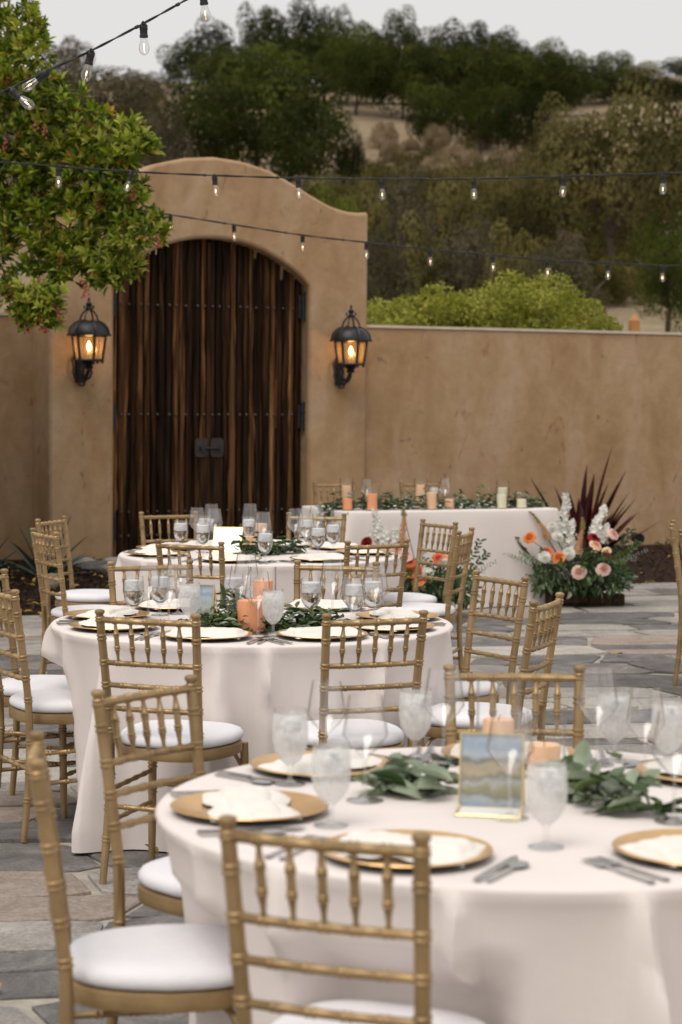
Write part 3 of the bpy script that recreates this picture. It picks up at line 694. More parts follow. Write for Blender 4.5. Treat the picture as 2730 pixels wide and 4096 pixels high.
tree(700, 400, 60, 50, 'oak_dark', 'dark small tree behind the top of the gate wall', depth=.9)
sr = random.Random(17)
KD = {'scrub': 'straw coloured brush bush on the dry slope', 'scrubgreen': 'dull green brush bush on the dry slope'}
for j in range(13):
    yd = 318 + j * 32
    n = 7 if yd < 480 else 8
    for i in range(n):
        x0, x1 = (830, 1290) if yd < 480 else (740, 1560)
        xd = x0 + (i + .5 * (j % 2) + sr.uniform(-.3, .3)) * (x1 - x0) / n
        g = min(.92, max(.22, (yd - 300) / 190)); kd = 'scrubgreen' if sr.random() < g else 'scrub'
        R = sr.uniform(.95, 1.5) * (.62 if yd < 400 else .85 if yd < 470 else 1.0)
        if yd < 345 and xd < 960: continue
        shrub(xd, yd + sr.uniform(-10, 10), R, R * sr.uniform(1.3, 1.9), kd, KD[kd])
for i, (a_, b_, c_, d_, e_) in enumerate([(860, 530, 52, 85, 'oak_brown'), (960, 500, 55, 95, 'oak_olive'), (1070, 505, 55, 95, 'oak_brown'), (1175, 520, 53, 95, 'oak_olive'), (1290, 545, 51, 95, 'oak_brown')]):
    tree(a_, b_, c_, d_, e_, WORD[i] + ' low tree from the gate in the dark thicket above the right wall', group='low trees of the thicket', depth=.97)
for i, (a_, b_, c_, d_, e_) in enumerate([(830, 400, 72, 70, 'oak_olive'), (920, 385, 74, 80, 'oak_brown'), (1020, 375, 75, 85, 'oak_olive'), (1120, 365, 76, 85, 'oak_olive'), (1200, 345, 78, 75, 'oak_olive')]):
    tree(a_, b_, c_, d_, e_, WORD[i] + ' twiggy tree from the gate along the middle of the slope', group='twiggy trees of the middle slope', depth=.97)
for q in ((120, 400), (210, 430), (300, 400), (40, 440), (330, 445), (240, 330), (330, 300), (150, 330)):
    shrub(q[0], q[1], 1.9, 2.6, 'scrubgreen', KD['scrubgreen'])
# dark overhanging oak limbs and the lime bush behind the right wall
def lime_bush():
    r = random.Random(3); mb = MB(); cs = []
    t = thing('lime_bush', (1.75, 24.0, 0.0), 0, 'rounded lime green bush showing above the right wall', 'bush')
    XT = [(-1.5, 2.70), (-1.2, 2.84), (-.7, 2.92), (-.2, 3.0), (.1, 3.04), (.4, 3.09), (.75, 2.98), (1.0, 2.84), (1.2, 2.66), (1.38, 2.42)]
    for k in range(150):
        x = -1.5 + 2.9 * ((k * .618) % 1); zt = lerp_tab(XT, x); d = r.uniform(-.7, .7)
        cs.append((Vector((x, d, zt - .17 + r.uniform(-.13, .05) - .35 * d * d - r.uniform(0, .75) ** 1.8)), r.uniform(.10, .21)))
    for k in range(46): cs.append((Vector((r.uniform(-1.4, 1.25), r.uniform(-.7, .7), r.uniform(.4, 1.9))), r.uniform(.22, .34)))
    for c, R in cs:
        for k in range(int(3800 * R * R) + 40):
            d = rv(r)
            if d.z < -.5: continue
            mb.leaf(c + d * R * r.uniform(.75, 1.05), (d.cross(rv(r)) + d * .6).normalized(), d + rv(r) * .4, r.uniform(.04, .07), r.uniform(.022, .034), 0)
    tag(mb.build('foliage', M['bush'], t, smooth=False), kind='stuff')
    mb = MB()
    for k in range(5): mb.tube([(r.uniform(-.2, .2), r.uniform(-.1, .1), 0), (r.uniform(-.6, .6), r.uniform(-.3, .3), 1.0), (r.uniform(-1.1, 1.1), r.uniform(-.4, .4), 2.0)], [.04, .03, .015], 6)
    mb.build('stem', M['bark'], t)
lime_bush()
M['postwood'] = pmat('orange_post_wood', (.50, .24, .085), .7, 0, .12, 12, .2, 60, objvar=0)
t = thing('timber_post', (3.33, 24.2, -.05), .3, 'square orange timber post with a pointed top behind the right wall', 'post')
mb = MB(); mb.box((0, 0, 1.28), (.10, .10, 2.56)); mb.add([(-.05, -.05, 2.562), (.05, -.05, 2.562), (.05, .05, 2.562), (-.05, .05, 2.562), (0, 0, 2.64)], [(0, 1, 4), (1, 2, 4), (2, 3, 4), (3, 0, 4)]); mb.build('shaft', M['postwood'], t, smooth=False)

# ---------------------------------------------------------------- berry tree at the left, in front of the wall
LM = [leafmat('glossy_green_leaf', (.15, .215, .012), (.29, .34, .028), .38, .25, 2, .25, .5), leafmat('deep_green_leaf', (.040, .080, .008), (.085, .14, .012), .4, .2, 2, .25, .5),
      leafmat('lime_tip_leaf', (.36, .42, .06), (.52, .54, .13), .42, .3, 2, .2, .4), leafmat('yellow_leaf', (.38, .26, .035), (.50, .36, .06), .5, .3, 2, .2, .3), leafmat('red_tip_leaf', (.30, .085, .05), (.36, .15, .09), .5, .25, 2, .2, .3)]
M['berry'] = pmat('red_berry', (.36, .09, .065), .4, 0, .3, 8, objvar=.2)
bt = thing('berry_tree', (-3.25, 15.3, 0), 0, 'glossy leaved berry tree hanging over the wall at the upper left', 'tree')
B0 = Vector((-3.25, 15.3, 0))
# crown as a set of overlapping masses given in the picture plane at about 15 m
MASS = [(20, 60, 85, 15.2), (70, 130, 60, 15.0), (30, 180, 90, 15.3), (110, 250, 75, 15.1), (40, 300, 110, 15.4), (170, 300, 80, 15.2), (235, 330, 75, 15.0), (300, 330, 55, 14.8), (340, 335, 30, 14.7), (120, 400, 110, 15.3),
        (230, 420, 90, 15.1), (290, 440, 70, 14.9), (40, 450, 100, 15.5), (150, 520, 100, 15.2), (250, 540, 80, 15.0), (330, 530, 55, 14.8), (365, 530, 34, 14.7), (60, 560, 80, 15.4), (200, 600, 70, 15.1), (270, 610, 50, 14.9), (120, 600, 60, 15.2),
        (75, 690, 42, 14.8), (115, 705, 36, 14.7), (60, 720, 34, 14.7), (15, 675, 28, 14.9), (-60, 300, 140, 15.6), (-60, 500, 120, 15.6), (-90, 120, 140, 15.6), (95, 735, 22, 14.7)]
mv = []
for (x, y, r_, Y) in MASS:
    c = ony((x - (14 if x > 280 else 0)) * DPX, y * DPX, Y); mv.append((c, r_ * .94 * DPX * Y / FPX))
r = random.Random(9)
def rosette(mb, p, d, s, mix, rg):
    """a whorl of leaves round a shoot tip"""
    x, y, d = frame(d); n = rg.randint(8, 12)
    for k in range(n):
        a = k * 2.4 + rg.uniform(-.3, .3); tilt = .25 + .95 * k / n
        q = (d * cos(tilt) + (x * cos(a) + y * sin(a)) * sin(tilt)).normalized()
        mb.leaf(p - d * s * .5 * k / n, q, d + rv(rg) * .3, s * rg.uniform(.75, 1.15), s * rg.uniform(.34, .46), rg.choices((0, 1, 2, 3, 4), mix)[0], .22, .2)
VAR = []
for k in range(8):
    mb = MB(); rosette(mb, Vector((0, 0, 0)), Vector((0, 0, 1)), .080, [(.58, .12, .26, .04, 0), (.42, .42, .06, .08, .02), (.22, .04, .68, .05, .01), (.45, .25, .1, .16, .04)][k % 4], r)
    VAR.append(mb.mesh('leaf_cluster', LM, smooth=False))
shoots = []
SHADE_MASS = [(Vector((-3.55, 17.55, 1.3)), .55), (Vector((-3.5, 17.1, .75)), .5), (Vector((-3.6, 17.75, 2.3)), .6), (Vector((-4.3, 17.0, 1.5)), .8), (Vector((-3.9, 16.3, 2.3)), .7), (Vector((-4.4, 17.4, .8)), .7), (Vector((-4.4, 14.6, 3.6)), .95), (Vector((-3.7, 16.2, 3.9)), .8), (Vector((-4.6, 16.4, 3.2)), .9), (Vector((-5.4, 15.2, 3.9)), 1.0), (Vector((-3.6, 17.6, 3.6)), .7), (Vector((-4.8, 17.6, 3.6)), .9), (Vector((-4.8, 15.6, 4.8)), 1.0), (Vector((-6.2, 16.4, 3.4)), 1.0)]  # unseen foliage masses added to shade the left wall and pier
for c, R in mv:
    n = int(108 * R * R / .09) + 7
    for k in range(n):
        d = rv(r)
        if d.y > .6 and r.random() < .6: continue
        rad = R * (r.uniform(.8, 1.08) if r.random() < .6 else (r.uniform(1.05, 1.32) if r.random() < .35 else r.uniform(.3, .8)))
        p = c + Vector((d.x, d.y * .8, d.z)) * rad
        if any((p - c2).length < R2 * .55 for c2, R2 in mv if c2 is not c) and r.random() < .75: continue
        shoots.append((p, (d * .8 + Vector((0, -.25, .75)) + rv(r) * .35).normalized()))
nview = len(shoots)
for c, R in SHADE_MASS:                                       # extra crown added out of view to the left, to block light
    for k in range(int(110 * R * R / .09)):
        d = rv(r); shoots.append((c + d * R * r.uniform(.5, 1.05), (d + Vector((0, 0, .5))).normalized()))
shoots.sort(key=lambda s: s[0].y + (2 if s[0].x < -2.75 else 0))
inner = MB()
for i, (p, d) in enumerate(shoots):
    if i < 300:
        x, y, dd = frame(d); a = r.uniform(0, 6.28); X = x * cos(a) + y * sin(a); Y_ = dd.cross(X); s = r.uniform(.65, 1.25)
        Mx = Matrix(((X.x, Y_.x, dd.x, 0), (X.y, Y_.y, dd.y, 0), (X.z, Y_.z, dd.z, 0), (0, 0, 0, 1)))
        link('leaf_cluster', VAR[r.choices(range(8), (3, 2, 2, 1.2, 3, 2, 2, 1.2))[0]], bt, Matrix.Translation(p - B0) @ Mx @ Matrix.Scale(s, 4))
    else: rosette(inner, p - B0, d, .080 * r.uniform(.6, 1.25), (.5, .28, .15, .06, .01), r)
tag(inner.build('foliage', LM, bt, smooth=False), kind='stuff')
print('shoots', len(shoots))
mb = MB(); mb.tube([(0, 0, -.05), (.1, .02, .8), (.05, .1, 1.6), (.25, .0, 2.4), (.5, -.1, 3.1), (.62, -.1, 3.9)], [.10, .085, .075, .065, .05, .02], 9); mb.build('trunk', M['barkred'], bt)
for i, (c, R) in enumerate(mv):
    near = [q for q, R2 in mv if q.x < c.x - .12]
    if not near: near = [B0 + Vector((.3, .2, c.z - 1.2 if c.z > 3 else 2.2))]
    a = min(near, key=lambda q: (q - c).length) - B0 + Vector((0, .3, 0)); b = c - B0 + Vector((0, .22, 0)); m1 = a.lerp(b, .5) + rv(r) * .08
    mb = MB(); mb.tube([a, a.lerp(m1, .5) + rv(r) * .04, m1, m1.lerp(b, .5) + rv(r) * .04, b], [.016, .014, .011, .008, .005], 6)
    for k in range(6):
        e = b + rv(r) * R * .95; mb.tube([b, b.lerp(e, .5) + rv(r) * .06, e], [.007, .005, .0025], 5)
    mb.build('branch', M['barkred'], bt)
for k in range(14):
    c, R = r.choice(mv[:25]); d = Vector((r.uniform(-.9, 1), r.uniform(-1, -.3), r.uniform(-.9, .1))).normalized(); p = c + d * R * .95 - B0
    mb = MB()
    for q in range(9): mb.blob(p + Vector((r.uniform(-.02, .02), r.uniform(-.02, .02), -.009 * q + r.uniform(-.01, .01))), (.008, .008, .010), 6, 4)
    mb.build('berry_cluster', M['berry'], bt)
for (x, y) in ((98, 742), (197, 655)):
    p = ony(x * DPX, y * DPX, 14.66) - B0; mb = MB()
    for q in range(14): mb.blob(p + Vector((r.uniform(-.025, .025), r.uniform(-.03, .03), -.006 * q + r.uniform(-.02, .03))), (.0085, .0085, .0105), 6, 4)
    mb.build('berry_cluster', M['berry'], bt)

# ---------------------------------------------------------------- agave, phormium, edging stones, spotlight
M['agave'] = pmat('blue_green_agave', (.045, .085, .062), .5, 0, .25, 4, .1, 40, objvar=.1)
M['phormium'] = pmat('dark_red_blade', (.055, .012, .011), .42, 0, .45, 9, objvar=.35)
M['phormred'] = pmat('crimson_blade', (.16, .02, .022), .42, 0, .4, 7, objvar=.3)
def blade(mb, base, d, L, w, bend, n=7):
    d = d.normalized(); side = d.cross(Vector((0, 0, 1)))
    if side.length < .05: side = Vector((1, 0, 0))
    side.normalize(); p = base.copy(); vs = []
    for i in range(n + 1):
        t = i / n; ww = w * (.55 + 1.1 * t - 1.65 * t * t * t) if t < 1 else 0; ww = max(ww, .002); nrm = side.cross(d)
        vs += [p - side * ww / 2 + nrm * ww * .22, p, p + side * ww / 2 + nrm * ww * .22]
        d = (d + Vector((0, 0, -bend / n))).normalized(); p = p + d * L / n
    mb.add(vs, [(3 * i + k, 3 * i + k + 1, 3 * i + 4 + k, 3 * i + 3 + k) for i in range(n) for k in range(2)])
r = random.Random(31)
def agave(x, y, s, label):
    t = thing('agave', (x, y, bedz(x, y, -1) - .02), r.uniform(0, 6), label, 'plant', 'agaves in the left bed')
    for k in range(18):
        a = k * 2.4; el = .3 + 1.0 * k / 18; mb = MB()
        blade(mb, Vector((cos(a) * .03, sin(a) * .03, 0)), Vector((cos(a) * cos(el), sin(a) * cos(el), sin(el))), s * r.uniform(.8, 1.1), .10 * s, r.uniform(.1, .5)); mb.build('leaf', M['agave'], t)
agave(-2.42, 17.3, .52, 'blue green agave nearest the gate pier'); agave(-2.95, 17.0, .46, 'blue green agave farther left against the wall')
px, py = 2.26, 19.8
t = thing('phormium', (px, py, bedz(px, py, 1) - .02), 0, 'spiky dark red flax plant against the right wall', 'plant')
SP = [(-.58, .45), (-.46, .5), (-.40, .8), (-.30, .95), (-.2, .75), (-.13, 1.0), (-.05, .85), (.0, 1.1), (.06, 1.0), (.10, 1.25), (.16, 1.0), (.2, 1.15), (.28, .85), (.33, .95), (.40, .7), (.48, .75), (.56, .78), (-.66, .62), (.62, .6), (-.24, 1.1), (.36, .9), (.03, .8), (-.1, .7), (.14, .75), (-.35, .6), (.44, .55), (-.5, .7), (.25, .7)]
for i, (lean, h) in enumerate(SP * 2):
    lean += r.uniform(-.06, .06); h *= r.uniform(.85, 1.02) if i < len(SP) else r.uniform(.55, .85); mb = MB()
    blade(mb, Vector((lean * .2, r.uniform(-.08, .08), 0)), Vector((lean * 1.9, r.uniform(-.25, .25), 1)), h * .88, .10, r.uniform(-.05, .1)); mb.build('blade', M['phormred'] if r.random() < .18 else M['phormium'], t)
mb = MB(); blade(mb, Vector((.1, 0, .05)), Vector((1, -.1, .35)), .75, .04, -.3); mb.build('blade', M['phormium'], t)
EDGE = [(-1.92, 18.35, .42, .22), (-2.05, 17.95, .36, .2), (-1.85, 17.75, .4, .24), (-1.78, 17.3, .34, .2), (-2.25, 18.3, .3, .2)]
for i, (x, y, a, b) in enumerate(EDGE):
    mb = MB(); mb.blob((0, 0, 0), (a / 2, b / 2, .07), 10, 6, jit=.14, rng=r); o = mb.build('edging_stone', [M['stone1'], M['stone0']][i % 2], angle=60)
    o.location = (x, y, bedz(x, y, -1) + .03); o.rotation_euler = (0, 0, r.uniform(-.3, .5)); tag(o, WORD[i] + ' flat edging rock from the wall at the border of the left bed', 'rock', 'rocks edging the left bed')
mb = MB(); mb.blob((0, 0, 0), (.07, .05, .07), 10, 6, jit=.1, rng=r); o = mb.build('pebble', M['stone2'], angle=60); o.location = (-2.28, 16.6, bedz(-2.28, 16.6, -1) + .05); tag(o, 'pale rounded stone lying under the agave leaves', 'rock')
t = thing('garden_spotlight', (2.95, 21.0, bedz(2.95, 21.0, 1)), .3, 'small black garden spotlight on the mulch beside the flax plant', 'spotlight')
mb = MB(); mb.tube([(0, -.05, .115), (0, .06, .13)], [.052, .048], 12); mb.tube([(0, -.06, .113), (0, -.05, .115)], [.058, .058], 12); mb.build('lamp_head', M['black'], t)
mb = MB(); mb.tube([(0, .02, -.02), (0, .02, .085)], .018, 8); mb.box((0, .02, .005), (.09, .07, .02)); mb.build('stake', M['black'], t)
# ---------------------------------------------------------------- gold ballroom chairs
def ringprof(r, rings, L, k=1.24, w=.0042, r_end=None):
    """radius profile with pairs of thin rings at distances (metres) along the rod"""
    pr = [(0, r)]
    for z in rings:
        for c in (-.0062, .0062):
            for dz, m in ((-w, 1), (-w * .5, k), (w * .5, k), (w, 1)): pr.append(((z + c + dz) / L, r * m))
    pr.append((1, r if r_end is None else r_end)); return [(t, q) for t, q in sorted(pr, key=lambda q: q[0]) if 0 <= t <= 1]
def bamboo(mb, a, b, r, ts, n=8, k=1.22):
    a, b = Vector(a), Vector(b); L = (b - a).length; mb.rod([a, b], ringprof(r, [t * L for t in ts], L, k), n)
TOPW, SEATW, FOOTW = .1725, .158, .176
def post_pt(s, z):
    if z >= .45: t = (z - .45) / .45; return Vector((s * (SEATW + (TOPW - SEATW) * t), -.190 - .062 * t ** 1.15, z))
    t = (.45 - z) / .45; return Vector((s * (SEATW + (FOOTW - SEATW) * t), -.190 - .03 * t * t, z))
def seat_outline(k, n=28):
    o = []
    for i in range(n):
        a = 2 * pi * i / n; c, s = cos(a), sin(a)
        x = .196 * math.copysign(abs(c) ** .62, c); y = .192 * math.copysign(abs(s) ** .68, s)
        if y < 0: x *= 1 - .17 * (-y / .19)
        o.append((x * k, y * k))
    return o
def make_chair():
    t = thing('ballroom_chair', (0, 0, 0))
    zs = [.892, .83, .745, .67, .595, .515, .36, .255, .15]
    for s in (-1, 1):
        mb = MB(); path = [post_pt(s, z) for z in (.90, .82, .74, .66, .58, .50, .45, .36, .27, .18, .09, 0)]
        L = sum((b - a).length for a, b in zip(path, path[1:]))
        mb.rod(path, ringprof(.0140, [(.90 - z) * L / .90 for z in zs], L, 1.2, .0046, .012), 10)
        q = post_pt(s, .90); mb.lathe([(.0118, -.004), (.012, .004), (.0162, .010), (.0172, .015), (.015, .020), (.008, .0225), (0, .023)], 10, Matrix.Translation(q))
        mb.build('back_post', M['gold'], t)
    def rail(z, r, ts, name='back_rail', bow=.012):
        a, b = post_pt(-1, z), post_pt(1, z); L = (b - a).length; mb = MB()
        path = [a.lerp(b, i / 8) + Vector((0, -bow * (1 - (i / 4 - 1) ** 2), 0)) for i in range(9)]
        mb.rod(path, ringprof(r, [x * L for x in ts], L, 1.2), 8); mb.build(name, M['gold'], t)
    T5 = [(i + 1) / 6 for i in range(5)]
    rail(.888, .0106, T5, 'top_rail'); rail(.745, .0090, T5); rail(.67, .0090, [.2, .4, .6, .8]); rail(.592, .0090, [.2, .4, .6, .8])
    for f in T5:
        a = post_pt(-1, .884).lerp(post_pt(1, .884), f) + Vector((0, -.012 * (1 - (2 * f - 1) ** 2), 0)); b = post_pt(-1, .75).lerp(post_pt(1, .75), f) + Vector((0, -.012 * (1 - (2 * f - 1) ** 2), 0))
        mb = MB(); L = .134
        pr = [(0, .0045), (.10, .0052), (.27, .0082), (.285, .0104), (.315, .0104), (.33, .0078), (.34, .0104), (.37, .0104), (.385, .0082), (.55, .0084), (.60, .0082), (.615, .0104), (.64, .0104), (.655, .0078), (.67, .0104), (.695, .0104), (.71, .0082), (.86, .0052), (1, .0046)]
        mb.rod([a, b], pr, 8); mb.build('spindle', M['gold'], t)
    for s in (-1, 1):
        mb = MB(); a, b = Vector((s * .172, .160, .44)), Vector((s * .180, .172, 0))
        mb.rod([a, b], ringprof(.0145, [.1, .19, .29], .44, 1.2, .0045, .0118), 10); mb.build('front_leg', M['gold'], t)
    for z in (.315, .205):
        for s in (-1, 1):
            mb = MB(); bamboo(mb, post_pt(s, z), (s * .1765, .166, z + .006), .0082, (.2, .4, .6, .8)); mb.build('stretcher', M['gold'], t)
    for z in (.275, .165):
        mb = MB(); bamboo(mb, (-.178, .168, z), (.178, .168, z), .0082, (.2, .4, .6, .8)); mb.build('stretcher', M['gold'], t)
    mb = MB(); bamboo(mb, post_pt(-1, .26), post_pt(1, .26), .0082, (.2, .4, .6, .8)); mb.build('stretcher', M['gold'], t)
    for s in (-1, 1):
        mb = MB(); mb.tube([(s * .165, .155, .36), (s * .15, .13, .405), (s * .11, .10, .425)], .0075, 6); mb.build('corner_brace', M['gold'], t)
    mb = MB(); o = seat_outline(1.0); N = len(o)
    L = [(1.0, .420), (1.012, .425), (1.015, .44), (1.01, .455), (.98, .459)]
    mb.add([(x * k, y * k, z) for k, z in L for x, y in o], [(i * N + j, i * N + (j + 1) % N, (i + 1) * N + (j + 1) % N, (i + 1) * N + j) for i in range(4) for j in range(N)] + [tuple(range(N))[::-1], tuple(range(4 * N, 5 * N))])
    mb.build('seat_frame', M['gold'], t)
    mb = MB(); L = [(.93, .4595), (1.0, .465), (1.025, .475), (1.022, .486), (.985, .496), (.90, .503), (.72, .507), (.4, .509), (.0, .5095)]
    mb.add([(x * k, y * k + .004, z) for k, z in L for x, y in o], [(i * N + j, i * N + (j + 1) % N, (i + 1) * N + (j + 1) % N, (i + 1) * N + j) for i in range(len(L) - 1) for j in range(N)] + [tuple(range(N))[::-1]])
    mb.build('cushion', M['cushion'], t, angle=80)
    return t
CHAIR = make_chair(); _used = [False]
def chair(m, face, label, group):
    """m: ground point under the middle of the top rail; face: direction (degrees) the sitter would look"""
    a = radians(face); d = Vector((cos(a), sin(a), 0)); loc = Vector((m[0], m[1], 0)) + d * .252
    o = copy_tree(CHAIR) if _used[0] else CHAIR; _used[0] = True
    o.location = loc + Vector((0, 0, .006)); o.rotation_euler = (0, 0, a - pi / 2); return tag(o, label, 'chair', group)

T1, T2, T3 = Vector((.379, 4.452, 0)), Vector((-.335, 8.03, 0)), Vector((-.442, 11.49, 0))
TN = ['nearest', 'middle', 'farthest']
CH = [(2, (-1.04, 12.72), -66, 'far left'), (2, (-.148, 12.70), -104, 'back right'), (2, (-.733, 10.22), 66, 'front left'), (2, (.18, 10.36), 122, 'front right'), (2, (.56, 12.03), -150, 'far right'), (2, (.665, 11.26), 165, 'near right'), (2, (-1.655, 12.04), -18, 'left'), (2, (-1.538, 10.93), 28, 'near left'),
      (1, (-.809, 8.96), -70, 'far left'), (1, (-.017, 9.02), -102, 'back right'), (1, (-.628, 6.85), 70, 'front left'), (1, (.116, 6.90), 112, 'front right'), (1, (.643, 8.457), -150, 'far right'), (1, (.735, 7.48), 159, 'near right'), (1, (-1.405, 8.315), -17, 'left'), (1, (-1.255, 7.74), 28, 'near left'),
      (0, (-.477, 5.163), -36, 'far left'), (0, (-.610, 4.23), 8, 'left'), (0, (-.026, 3.463), 69, 'front left'), (0, (.463, 5.557), -90, 'back right')]
LOOK = {(0, 'far left'): 'gold chair turned toward the nearest table just left of its far rim', (0, 'left'): 'gold chair seen edge on at the lower left corner with its white seat', (0, 'front left'): 'gold chair with its back to us in front of the nearest table', (0, 'back right'): 'gold chair facing us behind the glasses of the nearest table'}
PHR = {'far left': 'facing us at the back left of', 'back right': 'facing us at the back right of', 'front left': 'with its back to us at the front left of', 'front right': 'with its back to us at the front right of', 'far right': 'seen from the side at the far right of', 'near right': 'seen from the side at the near right of', 'left': 'seen from the side at the far left of', 'near left': 'seen from the side at the near left of'}
for k, m, f, n in CH:
    chair(m, f, LOOK.get((k, n)) or 'gold chair %s the %s round table' % (PHR[n], TN[k]), 'gold chairs at the round tables')
chair((1.90, 12.08), -10, 'gold chair half cut by the right edge of the view, the farther one', 'gold chairs at the round tables')
chair((1.84 + .081, 11.39 - .152), 28, 'gold chair mostly out of view at the right edge, the nearer one', 'gold chairs at the round tables')
chair((-.06, 17.35), -68, 'gold chair behind the long table at its left end near the gate', 'gold chairs at the long table')
chair((.66, 17.6), -70, 'gold chair behind the middle of the long table against the wall', 'gold chairs at the long table')

# ---------------------------------------------------------------- round tables and their cloths
TZ = .770
def round_table(k, c, seats, seed, az):
    rr = random.Random(seed)
    t = thing('round_table', (c.x, c.y, 0), 0, 'round table hidden under the cloth of the %s round table' % TN[k], 'table', 'round tables')
    mb = MB(); mb.lathe([(0, .742), (.715, .742), (.722, .748), (.722, .758), (.715, .764), (0, .764)], 48); mb.build('tabletop', M['crate'], t)
    for i in range(4):
        a = i * pi / 2 + .4; mb = MB(); mb.tube([(.5 * cos(a), .5 * sin(a), .742), (.52 * cos(a), .52 * sin(a), .004)], .016, 8); mb.build('leg', M['iron'], t)
    NT, NZ = 260, 32; RT = .767; folds = []
    for a_, A_ in az: folds.append((radians(a_), A_ * 1.15, rr.uniform(.045, .08), rr.uniform(-.10, .10), rr.uniform(.55, .85)))
    def rad(th, t):
        F = 0; V = 0
        for a, A, w, tw, pw in folds:
            d = (th - a - tw * t + pi) % (2 * pi) - pi; ww = w * (.55 + .75 * t); g = 1 / (1 + (d / ww) ** 2 * (1 + (d / ww) ** 2)); F += A * g * min(1, t * 1.1) ** pw
        base = RT - .125 * t ** .62 + .03 * t
        return base + F + .012 * t * noise.noise(Vector((cos(th) * 5, sin(th) * 5, t * 3 + seed))) + .007 * min(1, t * 3) * noise.noise(Vector((cos(th) * 16, sin(th) * 16, t * 1.5 + seed)))
    vs = [(0, 0, TZ)]
    for f in (.3, .6, .85, .965):
        for j in range(NT):
            th = 2 * pi * j / NT; q = f * RT; vs.append((q * cos(th), q * sin(th), TZ + .0012 * noise.noise(Vector((q * cos(th) * 5, q * sin(th) * 5, seed)))))
    rings = [(.99, TZ - .002, None), (1.0, TZ - .010, None)]
    for f, z, _ in rings:
        for j in range(NT): th = 2 * pi * j / NT; vs.append((f * RT * cos(th), f * RT * sin(th), z))
    for i in range(1, NZ + 1):
        t_ = i / NZ; 
        for j in range(NT):
            th = 2 * pi * j / NT; r_ = rad(th, t_); z = TZ - .010 - (TZ - .024) * t_
            if t_ > .9: z += .010 * (t_ - .9) * 10 * noise.noise(Vector((cos(th) * 4, sin(th) * 4, seed + .5)))
            for (sa, front, hw) in seats:                    # seats push the cloth inward
                d = (th - sa + pi) % (2 * pi) - pi
                wgt = max(0, 1 - max(0, abs(d) - hw) / .16); wgt = wgt * wgt * (3 - 2 * wgt)
                wz = max(0, min(1, (.64 - z) / .10))
                if r_ > front: r_ += (front - r_) * wgt * wz
            vs.append((r_ * cos(th), r_ * sin(th), max(.013, z)))
    R_ = 6 + NZ
    fs = [(0, 1 + j, 1 + (j + 1) % NT) for j in range(NT)] + [(1 + i * NT + j, 1 + (i + 1) * NT + j, 1 + (i + 1) * NT + (j + 1) % NT, 1 + i * NT + (j + 1) % NT) for i in range(R_ - 1) for j in range(NT)]
    mb = MB(); mb.add(vs, fs); o = mb.build('tablecloth', M['cloth'], angle=80); o.location = (c.x, c.y, 0)
    tag(o, 'ivory floor length cloth draped over the %s round table' % TN[k], 'tablecloth', 'round tablecloths')
SEATS = {0: [], 1: [], 2: []}
for k, m, f, n in CH:
    c = (T1, T2, T3)[k]; d = Vector((m[0], m[1], 0)) - c; a = radians(f); s = Vector((m[0], m[1], 0)) + Vector((cos(a), sin(a), 0)) * .455 - c
    SEATS[k].append((atan2(s.y, s.x), max(.60, s.length - .012), .22))
round_table(0, T1, SEATS[0], 3, [(-150, .08), (-130, .15), (-103, .26), (-78, .26), (-45, .2), (-12, .16), (25, .2), (60, .2), (110, .2), (158, .08)])
round_table(1, T2, SEATS[1], 8, [(-176, .19), (-152, .09), (-130, .18), (-96, .13), (-84, .17), (-50, .16), (-14, .14), (8, .2), (45, .2), (80, .2), (120, .2), (150, .14)])
round_table(2, T3, SEATS[2], 12, [(-172, .22), (-140, .16), (-118, .12), (-84, .16), (-66, .12), (-34, .16), (-8, .2), (30, .2), (75, .2), (120, .2), (150, .18)])

# ---------------------------------------------------------------- tableware
def mk_charger():
    t = thing('charger_plate'); mb = MB(); mb.lathe([(.105, .006), (.118, .008), (.150, .017), (.163, .0185), (.1645, .0165), (.150, .0135), (.118, .005)], 40); mb.lathe([(0, .0065), (.105, .006)], 40); mb.build('plate_face', M['charger'], t)
    mb = MB(); mb.lathe([(.163, .0155), (.148, .0115), (.112, .0005), (0, .0005)], 40); mb.build('plate_base', M['charger_under'], t); return t
def mk_napkin(seed):
    rr = random.Random(seed); mb = MB(); NX, NY = 26, 12
    for layer, (L, Wd, z0, h) in enumerate(((.285, .185, .012, .012), (.255, .105, .022, .014))):
        vs = []
        for i in range(NX + 1):
            for j in range(NY + 1):
                x = (i / NX - .5) * L; y = (j / NY - .5) * Wd * (1 - .25 * math.exp(-(x / .03) ** 2) * (1 - layer * .3)); e = min(1, (1 - abs(2 * j / NY - 1)) * 3.2) * min(1, (1 - abs(2 * i / NX - 1)) * 7)
                n_ = noise.noise(Vector((x * 22, y * 50, seed * 3.1 + layer))); z = z0 + h * sqrt(max(0, e)) * (1 + .28 * n_) + .002 * noise.noise(Vector((x * 60, y * 90, seed)))
                vs.append((x + .006 * noise.noise(Vector((y * 40, x * 9, seed))), y + .008 * noise.noise(Vector((x * 18, y * 10, seed + 5))), z))
        n0 = NY + 1; mb.add(vs, [(i * n0 + j, (i + 1) * n0 + j, (i + 1) * n0 + j + 1, i * n0 + j + 1) for i in range(NX) for j in range(NY)])
    me = mb.mesh('napkin', M['napkin'], angle=80); return me
def mk_fork():
    mb = MB(); mb.box((0, -.055, .004), (.010, .095, .003)); mb.box((0, .012, .005), (.006, .045, .003)); mb.box((0, .045, .005), (.022, .024, .0025))
    for x in (-.009, -.003, .003, .009): mb.box((x, .076, .006), (.003, .042, .002))
    mb.lathe([(0, 0), (.008, .0005), (.008, .003), (0, .004)], 10, Matrix.Translation((0, -.103, .003))); return mb.mesh('fork', M['steel'])
